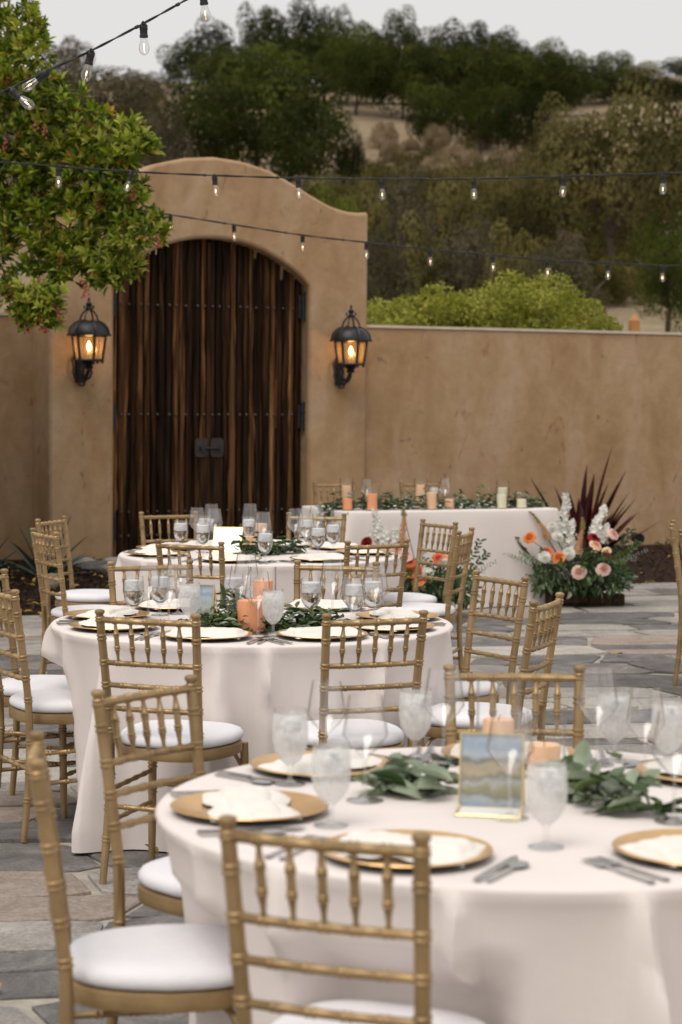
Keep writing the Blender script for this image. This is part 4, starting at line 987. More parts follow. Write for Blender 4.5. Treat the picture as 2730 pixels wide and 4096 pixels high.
def mk_knife():
    mb = MB(); mb.box((0, -.06, .005), (.012, .10, .006)); mb.add([(-.008, -.01, .004), (.010, -.01, .004), (.011, .085, .004), (.002, .11, .004), (-.007, .10, .004), (-.008, -.01, .006), (.010, -.01, .006), (.011, .085, .006), (.002, .11, .006), (-.007, .10, .006)], [(4, 3, 2, 1, 0), (5, 6, 7, 8, 9)] + [(i, (i + 1) % 5, 5 + (i + 1) % 5, 5 + i) for i in range(5)]); return mb.mesh('knife', M['steel'])
def mk_spoon():
    mb = MB(); mb.box((0, -.04, .004), (.008, .12, .003)); mb.blob((0, .045, .006), (.018, .028, .004), 12, 6); return mb.mesh('spoon', M['steel'])
def mk_goblet(frost):
    t = thing('water_goblet'); g = M['frost'] if frost else M['glass']; mb = MB()
    foot = [(0, .001), (.034, .001), (.035, .003), (.012, .008), (.006, .014), (.0055, .040), (.010, .046)]
    body = [(.010, .046), (.024, .058), (.0355, .078), (.0395, .100), (.0398, .122), (.0380, .150), (.0368, .162)]
    rim = [(.0368, .162), (.0362, .170)]
    if frost:                                               # only the chilled bowl is fogged: foot and rim stay clear
        mb.lathe(body, 26); mb.build('goblet_bowl', g, t)
        mb = MB(); mb.lathe(foot, 26); mb.build('stem', M['glass'], t)
        mb = MB(); mb.lathe(rim + [(.0350, .170)], 26); mb.build('rim', M['glass'], t)
    else: mb.lathe(foot + body[1:] + rim[1:], 26); mb.build('goblet_bowl', g, t)
    if not frost:
        mb = MB(); mb.lathe([(0, .050), (.012, .0515), (.023, .0615), (.0342, .080), (.0380, .100), (.0384, .112), (0, .113)], 26); mb.build('water_fill', M['water'], t)
    rr = random.Random(5 + frost); mb = MB()
    for k in range(34):
        a = rr.uniform(0, 6.28); q = .028 * sqrt(rr.random()); z = rr.uniform(.112, .150); mb.blob((q * cos(a), q * sin(a), z), (rr.uniform(.006, .011), rr.uniform(.006, .011), rr.uniform(.004, .008)), 7, 4, jit=.25, rng=rr)
    if not frost: mb.lathe([(0, .112), (.0366, .112), (.0372, .125), (.0360, .150), (.028, .153), (0, .154)], 22)
    mb.build('ice_fill', M['ice'], t); return t
def mk_wine(big):
    t = thing('wine_glass'); k = 1.12 if big else 1.03; mb = MB()
    mb.lathe([(r_ * k, z * k) for r_, z in [(0, .001), (.036, .001), (.036, .0025), (.010, .006), (.0042, .012), (.0038, .078), (.006, .084), (.030, .108), (.0425, .126), (.0435, .132), (.042, .140), (.0325, .202), (.032, .204)]], 26)
    mb.build('bowl', M['glass'], t); return t
PROTO = {'charger_plate': mk_charger(), 'goblet': mk_goblet(False), 'frosted': mk_goblet(True), 'wine': mk_wine(False), 'wine_big': mk_wine(True)}
FIRST = set()
def put(kind, x, y, rz, label, cat, group, z=TZ):
    p = PROTO[kind]; o = copy_tree(p) if kind in FIRST else p; FIRST.add(kind)
    o.location = (x, y, z); o.rotation_euler = (0, 0, rz); return tag(o, label, cat, group)
NAP = [mk_napkin(k) for k in range(4)]; FORK, KNIFE, SPOON = mk_fork(), mk_knife(), mk_spoon()
def lay(name, me, x, y, rz, label, cat, group, z=TZ):
    o = link(name, me); o.location = (x, y, z); o.rotation_euler = (0, 0, rz); return tag(o, label, cat, group)
PLACE = {0: [(-169, 'left'), (-116, 'front left'), (-58, 'front right'), (-8, 'right'), (36, 'far right'), (87, 'back right'), (137, 'far left')],
         1: [(170, 'left'), (-150, 'near left'), (-104, 'front left'), (-62, 'front right'), (-24, 'near right'), (14, 'far right'), (62, 'back right'), (126, 'back left')],
         2: [(158, 'left'), (-160, 'near left'), (-103, 'front left'), (-54, 'front right'), (4, 'near right'), (42, 'far right'), (77, 'back right'), (122, 'back left')]}
rp = random.Random(77)
for k, L in PLACE.items():
    c = (T1, T2, T3)[k]
    for az, nm in L:
        a = radians(az); rad = Vector((cos(a), sin(a), 0)); tan = Vector((-sin(a), cos(a), 0)); w = '%s place of the %s round table' % (nm, TN[k])
        # seen from the sitter (looking inward) the right hand is along -tan rotated: inward x up
        right = Vector((rad.y * -1, rad.x, 0)) ; right = (-rad).cross(Vector((0, 0, 1)))
        P = lambda inw, s: c + rad * (.765 - inw) + right * s
        q = P(.190, 0); put('charger_plate', q.x, q.y, a, 'gold charger plate at the ' + w, 'plate', 'gold charger plates')
        lay('napkin', NAP[rp.randrange(4)], q.x, q.y, a + pi / 2 + rp.uniform(-.12, .12), 'folded cream napkin at the ' + w, 'napkin', 'folded napkins')
        r0 = a + pi / 2
        for nme, me, s, lb in (('fork', FORK, -.195, 'dinner fork nearer the plate at the '), ('fork', FORK, -.225, 'outer salad fork at the '), ('knife', KNIFE, .195, 'steel knife right of the plate at the '), ('spoon', SPOON, .222, 'steel spoon right of the knife at the ')):
            q = P(.165 + rp.uniform(-.01, .01), s); lay(nme, me, q.x, q.y, r0 + rp.uniform(-.06, .06), lb + w, nme, 'cutlery on the round tables')
GL = [ # table, px, py, kind, label
 (0, 1161, 3140, 'frosted', 'frosted water goblet at the far left place of the nearest table'), (0, 1324, 3306, 'frosted', 'frosted water goblet behind the left plate of the nearest table, closest on the left'), (0, 1662, 3036, 'frosted', 'frosted water goblet at the back of the nearest table beside the card'),
 (0, 2185, 3392, 'frosted', 'frosted water goblet in front of the landscape card'), (0, 2455, 3046, 'frosted', 'frosted water goblet at the far right rim of the nearest table'), (0, 2672, 3090, 'frosted', 'frosted water goblet cut by the right edge of the view'),
 (0, 1305, 3085, 'wine', 'wine glass behind the far left plate of the nearest table'), (0, 1460, 3205, 'wine_big', 'wine glass beside the round eucalyptus leaves at the left of the nearest table'), (0, 1774, 3060, 'wine_big', 'wine glass just left of the landscape card'),
 (0, 2038, 3275, 'wine_big', 'wine glass standing before the landscape card'), (0, 2389, 3062, 'wine_big', 'wine glass behind the right sprays of the nearest table'), (0, 2697, 3290, 'wine_big', 'wine glass at the right edge of the view on the nearest table'), (0, 2580, 3120, 'wine', 'second wine glass at the far right place of the nearest table'),
 (1, 536, 2478, 'goblet', 'clear water goblet at the left of the middle table'), (1, 759, 2512, 'frosted', 'frosted water goblet left of the blue painted card'), (1, 935, 2466, 'goblet', 'clear water goblet left of the orange candles on the middle table'), (1, 1093, 2546, 'frosted', 'frosted water goblet in front of the orange candles'),
 (1, 1244, 2487, 'goblet', 'clear water goblet right of the greenery on the middle table'), (1, 1420, 2498, 'goblet', 'clear water goblet among wine glasses at the right of the middle table'), (1, 1490, 2484, 'goblet', 'clear water goblet farthest right on the middle table'), (1, 640, 2462, 'goblet', 'clear water goblet behind the two left wine glasses of the middle table'),
 (1, 594, 2482, 'wine', 'wine glass just right of the left goblet on the middle table'), (1, 676, 2500, 'wine', 'wine glass nearest us on the left of the middle table'), (1, 712, 2456, 'wine_big', 'tall wine glass at the back left of the middle table'), (1, 1032, 2538, 'wine_big', 'wine glass in front of the orange candles'),
 (1, 1330, 2474, 'wine_big', 'wine glass alone at the right half of the middle table'), (1, 1408, 2528, 'wine', 'wine glass nearest us on the right of the middle table'), (1, 1500, 2502, 'wine_big', 'wine glass farthest right on the middle table'), (1, 985, 2440, 'wine_big', 'wine glass behind the orange candles'), (1, 960, 2480, 'wine', 'wine glass just left of the orange candles'),
 (2, 723, 2203, 'goblet', 'clear water goblet farthest left on the farthest table'), (2, 812, 2212, 'goblet', 'clear water goblet under the left wine glasses of the farthest table'), (2, 1061, 2252, 'goblet', 'clear water goblet right of the leaning white board'), (2, 1273, 2226, 'goblet', 'clear water goblet in front on the right of the farthest table'), (2, 1333, 2210, 'goblet', 'clear water goblet farthest right on the farthest table'), (2, 996, 2184, 'goblet', 'clear water goblet behind the leaning white board'), (2, 820, 2180, 'goblet', 'clear water goblet behind the left wine glasses of the farthest table'), (2, 1226, 2186, 'goblet', 'clear water goblet behind the right wine glasses of the farthest table'),
 (2, 788, 2192, 'wine_big', 'left wine glass of the left cluster on the farthest table'), (2, 857, 2198, 'wine_big', 'right wine glass of the left cluster on the farthest table'), (2, 846, 2172, 'wine_big', 'rear wine glass of the left cluster on the farthest table'), (2, 1180, 2196, 'wine_big', 'left wine glass of the right cluster on the farthest table'), (2, 1224, 2224, 'wine_big', 'front wine glass of the right cluster on the farthest table'), (2, 1268, 2184, 'wine_big', 'rear wine glass of the right cluster on the farthest table'), (2, 1000, 2170, 'wine_big', 'rear wine glass behind the candles of the farthest table'), (2, 1052, 2216, 'wine_big', 'wine glass behind the front goblet near the candle of the farthest table')]
for k, px, py, kd, lb in GL:
    p = onz(px, py, TZ); put(kd, p.x, p.y, rp.uniform(0, 6.28), lb, 'glass', 'water goblets' if kd in ('goblet', 'frosted') else 'wine glasses')

def candle(x, y, h, r_, mat, label, z=TZ):
    t = thing('pillar_candle', (x, y, z), 0, label, 'candle', 'pillar candles')
    mb = MB(); mb.lathe([(0, .001), (r_ * .97, .001), (r_, .004), (r_, h - .005), (r_ * .95, h), (r_ * .8, h - .003), (r_ * .3, h - .007), (0, h - .007)], 24); mb.build('wax', M[mat], t)
    mb = MB(); mb.tube([(0, 0, h - .008), (.001, 0, h + .004), (.004, 0, h + .010)], .0012, 5); mb.build('wick', M['wick'], t)
def hurricane(x, y, h, r_, label, z=TZ):
    t = thing('glass_cylinder', (x, y, z), 0, label, 'candle glass', 'glass cylinders round the candles')
    mb = MB(); mb.lathe([(0, .0006), (r_ * .98, .0006), (r_, .003), (r_, h), (r_ - .0025, h), (r_ - .0025, .004)], 30); mb.build('glass_wall', M['cylglass'], t)
def cset(px, py, h, r_, mat, gh, gr, lab, z=TZ):
    p = onz(px, py, z); candle(p.x, p.y, h, r_, mat, lab, z + .0045); hurricane(p.x, p.y, gh, gr, 'clear glass cylinder around the ' + lab, z)
cset(1993, 3080, .115, .037, 'peach', .215, .052, 'taller peach candle behind the landscape card')
cset(2175, 3110, .072, .038, 'peach', .145, .050, 'shorter peach candle right of the landscape card')
cset(1052, 2482, .150, .038, 'orange', .205, .051, 'tall orange candle of the middle table')
cset(1006, 2528, .112, .052, 'orange', .155, .058, 'short thick orange candle of the middle table')
cset(958, 2508, .05, .038, 'orange', .11, .049, 'low orange candle left of the pair on the middle table')
cset(1044, 2176, .115, .036, 'peach', .190, .052, 'tall peach candle of the farthest table')
cset(996, 2202, .075, .036, 'peach', .150, .052, 'short peach candle behind the leaning white board')

# painted cards in gilt frames
def painting(name, skyc, stops):
    m, nt, out = newmat(name); b = nd(nt, 'ShaderNodeBsdfPrincipled', i_Roughness=.35); tc = nt.nodes.new('ShaderNodeTexCoord')
    sx = nt.nodes.new('ShaderNodeSeparateXYZ'); nt.links.new(tc.outputs['Generated'], sx.inputs[0])
    nz = nd(nt, 'ShaderNodeTexNoise', i_Scale=3.2, i_Detail=6.0, i_Distortion=.8); nt.links.new(tc.outputs['Generated'], nz.inputs[0])
    ad = nd(nt, 'ShaderNodeMath', operation='MULTIPLY_ADD', i_1=.30); nt.links.new(nz.outputs['Fac'], ad.inputs[0]); nt.links.new(sx.outputs['Z'], ad.inputs[2])
    sb = nd(nt, 'ShaderNodeMath', operation='SUBTRACT', i_1=.15); nt.links.new(ad.outputs[0], sb.inputs[0])
    c = ramp(nt, sb.outputs[0], stops)
    n2 = nd(nt, 'ShaderNodeTexNoise', i_Scale=9.0, i_Detail=5.0); nt.links.new(tc.outputs['Generated'], n2.inputs[0]); c = mulv(nt, c, mapr(nt, n2.outputs['Fac'], .75, 1.35))
    nt.links.new(c, b.inputs[0]); nt.links.new(b.outputs[0], out.inputs[0]); return m
M['paint1'] = painting('landscape_painting', None, [(0, (.30, .42, .55)), (.1, (.44, .50, .54)), (.17, (.18, .17, .06)), (.27, (.36, .33, .10)), (.34, (.50, .50, .50)), (.40, (.22, .20, .10)), (.48, (.55, .42, .22)), (.58, (.46, .36, .19)), (.63, (.12, .12, .08)), (.70, (.52, .60, .66)), (.85, (.32, .47, .66)), (1, (.55, .63, .70))])
M['paint2'] = painting('seaside_painting', None, [(0, (.20, .16, .11)), (.15, (.36, .32, .26)), (.26, (.13, .13, .11)), (.36, (.50, .53, .50)), (.48, (.36, .48, .52)), (.60, (.52, .60, .64)), (.72, (.24, .40, .60)), (.85, (.55, .62, .68)), (1, (.26, .42, .62))])
M['paint3'] = painting('pale_sea_painting', None, [(0, (.46, .46, .40)), (.4, (.50, .53, .50)), (.55, (.42, .49, .50)), (.8, (.52, .56, .56)), (1, (.50, .54, .54))])
M['paper'] = pmat('white_paper', (.78, .77, .72), .7, 0, .02)
def card(px, py, w, h, yaw, tilt, mat, label, basew=.05):
    p = onz(px, py, TZ); t = thing('framed_card', tuple(p), yaw, label, 'card', 'framed cards on the round tables'); R = Matrix.Rotation(-tilt, 4, 'X')
    Mx = Matrix.Translation((0, 0, .012)) @ R
    def bx(mb, c, s): 
        o = len(mb.v); mb.box(c, s); mb.v[o:] = [tuple(Mx @ Vector(q)) for q in mb.v[o:]]
    mb = MB(); bx(mb, (0, .004, h / 2), (w, .002, h)); o = mb.build('painted_card', mat, t, smooth=False)
    mb = MB(); bx(mb, (0, -.0005, h / 2), (w + .004, .002, h + .004)); mb.build('glass_front', M['glass'], t, smooth=False)
    mb = MB(); e = .0036
    for c, s in (((-w / 2 - e / 2, .002, h / 2), (e, .010, h + 2 * e)), ((w / 2 + e / 2, .002, h / 2), (e, .010, h + 2 * e)), ((0, .002, -e / 2), (w, .010, e)), ((0, .002, h + e / 2), (w, .010, e))): bx(mb, c, s)
    mb.build('gilt_frame', M['goldedge'], t, smooth=False)
    mb = MB(); mb.add([(-w / 2, 0, .012), (w / 2, 0, .012), (w / 2 + .004, -basew, .002), (-w / 2 - .004, -basew, .002), (-w / 2, 0, .001), (w / 2, 0, .001)], [(0, 1, 2, 3), (4, 5, 2, 3), (0, 3, 4), (1, 5, 2), (0, 4, 5, 1)]); mb.build('front_panel', M['paper'], t, smooth=False)
    mb = MB()
    for a, b in (((-w / 2, 0, .013), (-w / 2 - .004, -basew, .003)), ((w / 2, 0, .013), (w / 2 + .004, -basew, .003)), ((-w / 2 - .004, -basew, .003), (w / 2 + .004, -basew, .003))): mb.tube([a, b], .003, 6)
    if tilt > 0: # rear strut of the easel
        for s in (-1, 1): mb.tube([tuple(Mx @ Vector((s * w / 2, .006, h))), (s * w / 2, h * sin(tilt) + .05, .003)], .003, 6)
    mb.build('gilt_edge', M['goldedge'], t)
card(1962, 3250, .128, .150, -.16, .20, M['paint1'], 'gilt framed landscape card with blue sky on the nearest table', .055)
card(806, 2492, .088, .132, -.28, .12, M['paint2'], 'gilt framed blue painted card on the middle table', .03)
card(905, 2214, .150, .150, -.10, .62, M['paint3'], 'leaning white board in a gilt glass stand on the farthest table', .04)

# ---------------------------------------------------------------- greenery
G = [leafmat('ruscus_green', (.030, .060, .020), (.060, .110, .032), .42, .15, 9, .15, .4), leafmat('eucalyptus_grey_green', (.26, .32, .22), (.42, .48, .36), .55, .2, 9, .15, .3), leafmat('fresh_green', (.06, .105, .03), (.12, .17, .05), .45, .2, 9, .15, .4), leafmat('silver_sage', (.22, .27, .22), (.32, .37, .31), .6, .2, 9, .1, .3)]
M['stem'] = pmat('green_stem', (.10, .12, .05), .6)
def runner(path, label, n, size, z=TZ, spread=.05, hgt=.04, seed=1, mix=(.5, .25, .2, .05), big=0, width=.5):
    """a loose garland lying along a path"""
    rr = random.Random(seed); P = [Vector(p) for p in path]; t = thing('greenery_runner', tuple(P[0]), 0, label, 'garland', 'greenery runners'); O = P[0]
    def at(f):
        f *= len(P) - 1; i = min(int(f), len(P) - 2); return P[i].lerp(P[i + 1], f - i)
    mb = MB()
    for k in range(max(3, n // 60)):
        f = k / max(3, n // 60); a = at(f) - O; b = at(min(1, f + .32)) - O; off = Vector((rr.uniform(-1, 1), rr.uniform(-1, 1), 0)) * spread * .6
        mb.tube([a + off + Vector((0, 0, .008)), (a + b) / 2 + off + Vector((0, 0, rr.uniform(.012, hgt))), b + off * .3 + Vector((0, 0, .012))], .0022, 5)
    mb.build('stem', M['stem'], t); mb = MB(); nb = 0
    for k in range(n):
        f = rr.random(); c = at(f) - O; d2 = (at(min(1, f + .05)) - at(max(0, f - .05))).normalized(); s = rr.uniform(.6, 1.3) * size
        p = c + Vector((rr.gauss(0, spread * .55), rr.gauss(0, spread * .55), abs(rr.gauss(.012, hgt * .5)) + .004))
        d = (d2 * rr.choice((-1, 1)) * .6 + rv(rr) * .9); d.z = abs(d.z) * .55 - .08
        mi = rr.choices((0, 1, 2, 3), mix)[0]; mb2 = mb
        if nb < big: mb2 = MB()
        mb2.leaf(p, d, Vector((0, 0, 1)) + rv(rr) * .5, s, s * width * rr.uniform(.8, 1.15), mi, .18, .2)
        if nb < big: mb2.build('leaf', G, t, smooth=False); nb += 1
    if mb.f: tag(mb.build('foliage', G, t, smooth=False), kind='stuff')
    return t
def pz(px, py, z=TZ): return tuple(onz(px, py, z))
runner([pz(1500, 3195), pz(1600, 3165), pz(1700, 3190), pz(1830, 3175)], 'eucalyptus spray with round leaves left of the landscape card', 50, .078, spread=.035, hgt=.05, seed=3, mix=(.10, .72, .12, .06), big=50, width=.68)
runner([pz(2240, 3160), pz(2330, 3200), pz(2420, 3225), pz(2520, 3260), pz(2600, 3275)], 'leafy spray right of the landscape card on the nearest table', 95, .068, spread=.05, hgt=.06, seed=4, mix=(.14, .54, .24, .08), big=95, width=.55)
runner([pz(800, 2530), pz(900, 2524), pz(1000, 2528), pz(1100, 2520), pz(1200, 2512), pz(1340, 2508)], 'long green runner round the orange candles of the middle table', 620, .048, spread=.06, hgt=.055, seed=5, mix=(.25, .18, .54, .03), big=120, width=.42)
runner([pz(880, 2478), pz(960, 2480), pz(1010, 2470)], 'dark leafy spray behind the painted card of the middle table', 70, .06, spread=.05, hgt=.07, seed=6, mix=(.8, .1, .1, 0), big=40, width=.5)
runner([pz(975, 2228), pz(1040, 2222), pz(1110, 2216), pz(1200, 2212)], 'green runner right of the leaning white board', 240, .054, spread=.055, hgt=.07, seed=7, mix=(.5, .1, .38, .02), big=90, width=.45)

# ---------------------------------------------------------------- long table by the wall
LA = radians(23.5); LO = Vector((0.045, 15.76, 0)); LE = Vector((cos(LA), sin(LA), 0)); LN = Vector((-sin(LA), cos(LA), 0)); LL, LD, LZ = 1.82, .92, .765
t = thing('long_table', tuple(LO), LA, 'rectangular table hidden under the long ivory cloth by the wall', 'table')
mb = MB(); mb.box((LL / 2, LD / 2, LZ - .017), (LL - .02, LD - .02, .024)); mb.build('tabletop', M['crate'], t)
for x in (.12, LL - .12):
    for y in (.12, LD - .12): mb = MB(); mb.tube([(x, y, LZ - .03), (x, y, .004)], .018, 8); mb.build('leg', M['iron'], t)
per = []; rc = .05; NP = 168
def rect(f):
    """point and outward normal on the table edge, f in 0..1 counterclockwise from the front left corner"""
    S = 2 * (LL + LD); d = f * S
    for (a, b, n_) in (((0, 0), (LL, 0), (0, -1)), ((LL, 0), (LL, LD), (1, 0)), ((LL, LD), (0, LD), (0, 1)), ((0, LD), (0, 0), (-1, 0))):
        L = hypot(b[0] - a[0], b[1] - a[1])
        if d <= L + 1e-9:
            q = d / L; k = 0; dist = min(d, L - d); nx, ny = n_
            w = max(0, 1 - dist / .09) * .5
            tx, ty = ((b[0] - a[0]) / L, (b[1] - a[1]) / L); s = -1 if d < L / 2 else 1
            nn = Vector((nx + s * tx * w * 1.4, ny + s * ty * w * 1.4, 0)).normalized()
            p = Vector((a[0] + (b[0] - a[0]) * q, a[1] + (b[1] - a[1]) * q, 0)) - nn * (.018 * w * 2)
            return p, nn, w
        d -= L
vs = []; rr = random.Random(41); NZ = 16
edge = [rect((i + .5) / NP) for i in range(NP)]
fold = [rr.uniform(-1, 1) for _ in range(40)]
for k in (.0, .5, .92): 
    for p, n_, w in edge:
        c = Vector((LL / 2, LD / 2, 0)); q = c + (p - c) * k; vs.append((q.x, q.y, LZ))
for dz, e in ((0, 0), (.006, .006), (.018, .009)):
    for p, n_, w in edge: q = p + n_ * e; vs.append((q.x, q.y, LZ - dz))
for i in range(1, NZ + 1):
    tt = i / NZ
    for j, (p, n_, w) in enumerate(edge):
        A = .012 + .16 * (w * 2) ** 1.5 * tt + .014 * tt + .030 * tt * noise.noise(Vector((j * .11, 0, 3))) + .010 * tt * noise.noise(Vector((j * .35, tt, 5))) + .07 * tt * max(0, noise.noise(Vector((j * .055, .3, 9))))
        q = p + n_ * A; vs.append((q.x, q.y, LZ - .018 - (LZ - .034) * tt))
fs = [(i * NP + j, (i + 1) * NP + j, (i + 1) * NP + (j + 1) % NP, i * NP + (j + 1) % NP) for i in range(6 + NZ - 1) for j in range(NP)]
mb = MB(); mb.add(vs, fs); o = mb.build('tablecloth', M['cloth'], angle=75); o.location = LO; o.rotation_euler = (0, 0, LA)
tag(o, 'ivory cloth draped to the floor over the long table by the wall', 'tablecloth')
def lp(u, v, z=LZ): q = LO + LE * u + LN * v; return (q.x, q.y, z)
runner([lp(.0, .30), lp(.3, .22), lp(.7, .18), lp(1.1, .18), lp(1.5, .2), lp(1.78, .24)], 'lush green garland along the front of the long table', 900, .055, z=LZ, spread=.07, hgt=.085, seed=9, mix=(.62, .16, .14, .08), big=150, width=.42)
runner([lp(-.015, .32, LZ + .01), lp(-.06, .30, LZ - .07), lp(-.10, .27, LZ - .17), lp(-.13, .25, LZ - .27)], 'trailing end of greenery hanging off the left side of the long table', 150, .055, spread=.05, hgt=.03, seed=10, mix=(.65, .15, .15, .05), big=60, width=.4)
def lset(u, v, h, r_, mat, gh, gr, lab):
    h *= .86; gh *= .86; x, y, z = lp(u, v); candle(x, y, h, r_, mat, lab, z + .0045); hurricane(x, y, gh, gr, 'clear glass cylinder around the ' + lab, z)
lset(.17, .40, .20, .036, 'peach', .275, .052, 'peach candle farthest left on the long table'); lset(.26, .12, .145, .037, 'orange', .225, .056, 'orange candle in front at the left of the long table'); lset(.09, .20, .10, .036, 'orange', .17, .05, 'low orange candle at the left of the long table')
lset(.80, .40, .20, .034, 'peach', .265, .052, 'rear peach candle at the middle of the long table'); lset(.76, .12, .15, .037, 'peach', .22, .054, 'front peach candle at the middle of the long table'); lset(.93, .16, .085, .038, 'peach', .15, .05, 'short peach candle at the middle of the long table')
lset(1.36, .11, .125, .037, 'ivorywax', .19, .05, 'left ivory candle at the right end of the long table'); lset(1.47, .30, .175, .037, 'ivorywax', .245, .052, 'tallest ivory candle at the right end of the long table'); lset(1.53, .10, .08, .037, 'ivorywax', .155, .048, 'shortest ivory candle at the right end of the long table')
for u, v, lb in ((.36, .45, 'wine glass behind the candles at the left of the long table'), (1.02, .42, 'wine glass right of the middle candles on the long table')):
    x, y, z = lp(u, v); put('wine_big', x, y, 0, lb, 'glass', 'wine glasses', z)
x, y, z = lp(.90, .36); put('goblet', x, y, 0, 'water goblet behind the middle candles on the long table', 'glass', 'water goblets', z)
# ---------------------------------------------------------------- flower arrangements
def petalmat(name, c1, c2): return leafmat(name, c1, c2, .6, .3, 30, .06, .2)
F = {'white': petalmat('white_petal', (.84, .83, .77), (.89, .88, .84)), 'orange': petalmat('orange_petal', (.80, .25, .07), (.88, .36, .13)), 'coral': petalmat('coral_petal', (.80, .17, .07), (.85, .26, .12)), 'peachp': petalmat('peach_petal', (.82, .50, .33), (.88, .62, .45)), 'blush': petalmat('blush_petal', (.84, .56, .48), (.88, .68, .60)), 'redp': petalmat('deep_red_petal', (.22, .012, .012), (.36, .03, .025)), 'cream': petalmat('cream_petal', (.85, .70, .45), (.88, .78, .58)), 'fox': petalmat('apricot_floret', (.62, .36, .20), (.74, .48, .28)), 'olive': petalmat('olive_floret', (.30, .26, .10), (.40, .34, .15))}
def bloom(mb, c, d, R, kind, rg):
    x, y, d = frame(d)
    if kind == 'dahlia':
        mb.blob(c + d * R * .1, (R * .62, R * .62, R * .62), 10, 7, 0, .08, rg)
        for ring in range(7):
            n = 9 + ring * 2; el = 1.45 - ring * .25
            for k in range(n):
                a = 2 * pi * (k + .5 * (ring % 2)) / n; q = (x * cos(a) + y * sin(a)) * cos(el) + d * sin(el); u = d * cos(el) - (x * cos(a) + y * sin(a)) * sin(el)
                mb.leaf(c + d * (R * .30 * (1 - ring / 9)), q, -u if ring < 3 else u, R * (.62 + .06 * ring), R * .34, 0, .3, -.25)
    else:
        mb.blob(c + d * R * .25, (R * .22, R * .22, R * .34), 7, 5, 0)
        for ring in range(6):
            n = 3 + ring; op = ring / 5
            for k in range(n):
                a = 2 * pi * k / n + ring * .7 + rg.uniform(-.2, .2); r0 = R * (.10 + .145 * ring) * rg.uniform(.9, 1.12); vs = []; hh_ = rg.uniform(.9, 1.15)
                for i in range(5):
                    b = a + (i / 4 - .5) * (2 * pi / n) * 1.5; hh = x * cos(b) + y * sin(b); e = abs(i - 2) / 2
                    for j, (rr, zz) in enumerate(((.4, -.35), (.95, .0), (1.0 + .05 * op, (.66 - .40 * op - .10 * e) * hh_), (1.06 + .34 * op, (.74 - .62 * op - .18 * e) * hh_))): vs.append(c + hh * (r0 * rr) + d * (R * zz))
                mb.add(vs, [(i * 4 + j, i * 4 + 4 + j, i * 4 + 5 + j, i * 4 + 1 + j) for i in range(4) for j in range(3)], 0 if ring < 3 else 1)
def spike(mb, path, R, rg, top=.25, n=60, size=.016):
    P = [Vector(p) for p in path]; mb.tube(P, [R * .5 * (1 - .6 * i / (len(P) - 1)) for i in range(len(P))], 7)
    for k in range(n):
        f = k / n; g = f * (len(P) - 1); i = min(int(g), len(P) - 2); c = P[i].lerp(P[i + 1], g - i); w = R * (1 - (1 - top) * f); a = k * 2.4
        o = Vector((cos(a), sin(a), .15)) * w * rg.uniform(.6, 1.25) + rv(rg) * size * .5; s = size * (1.1 - .5 * f) * (1.45 if size > .012 else 1.1)
        for q in range(5):
            b = q * 1.257; mb.leaf(c + o, (Vector((cos(a), sin(a), .2)) * .5 + Vector((cos(b) * .8, sin(b) * .3, sin(b) * .8))).normalized(), Vector((cos(a), sin(a), 0)), s, s * .8, 0, .1, .1)
for k_, c_ in (('orange', (.78, .20, .05)), ('coral', (.72, .13, .05)), ('peachp', (.80, .42, .25)), ('blush', (.80, .46, .36)), ('redp', (.12, .005, .006)), ('cream', (.74, .50, .22))): F[k_ + '_in'] = petalmat(k_ + '_inner_petal', c_, tuple(min(1, q * 1.2) for q in c_))
r = random.Random(61)
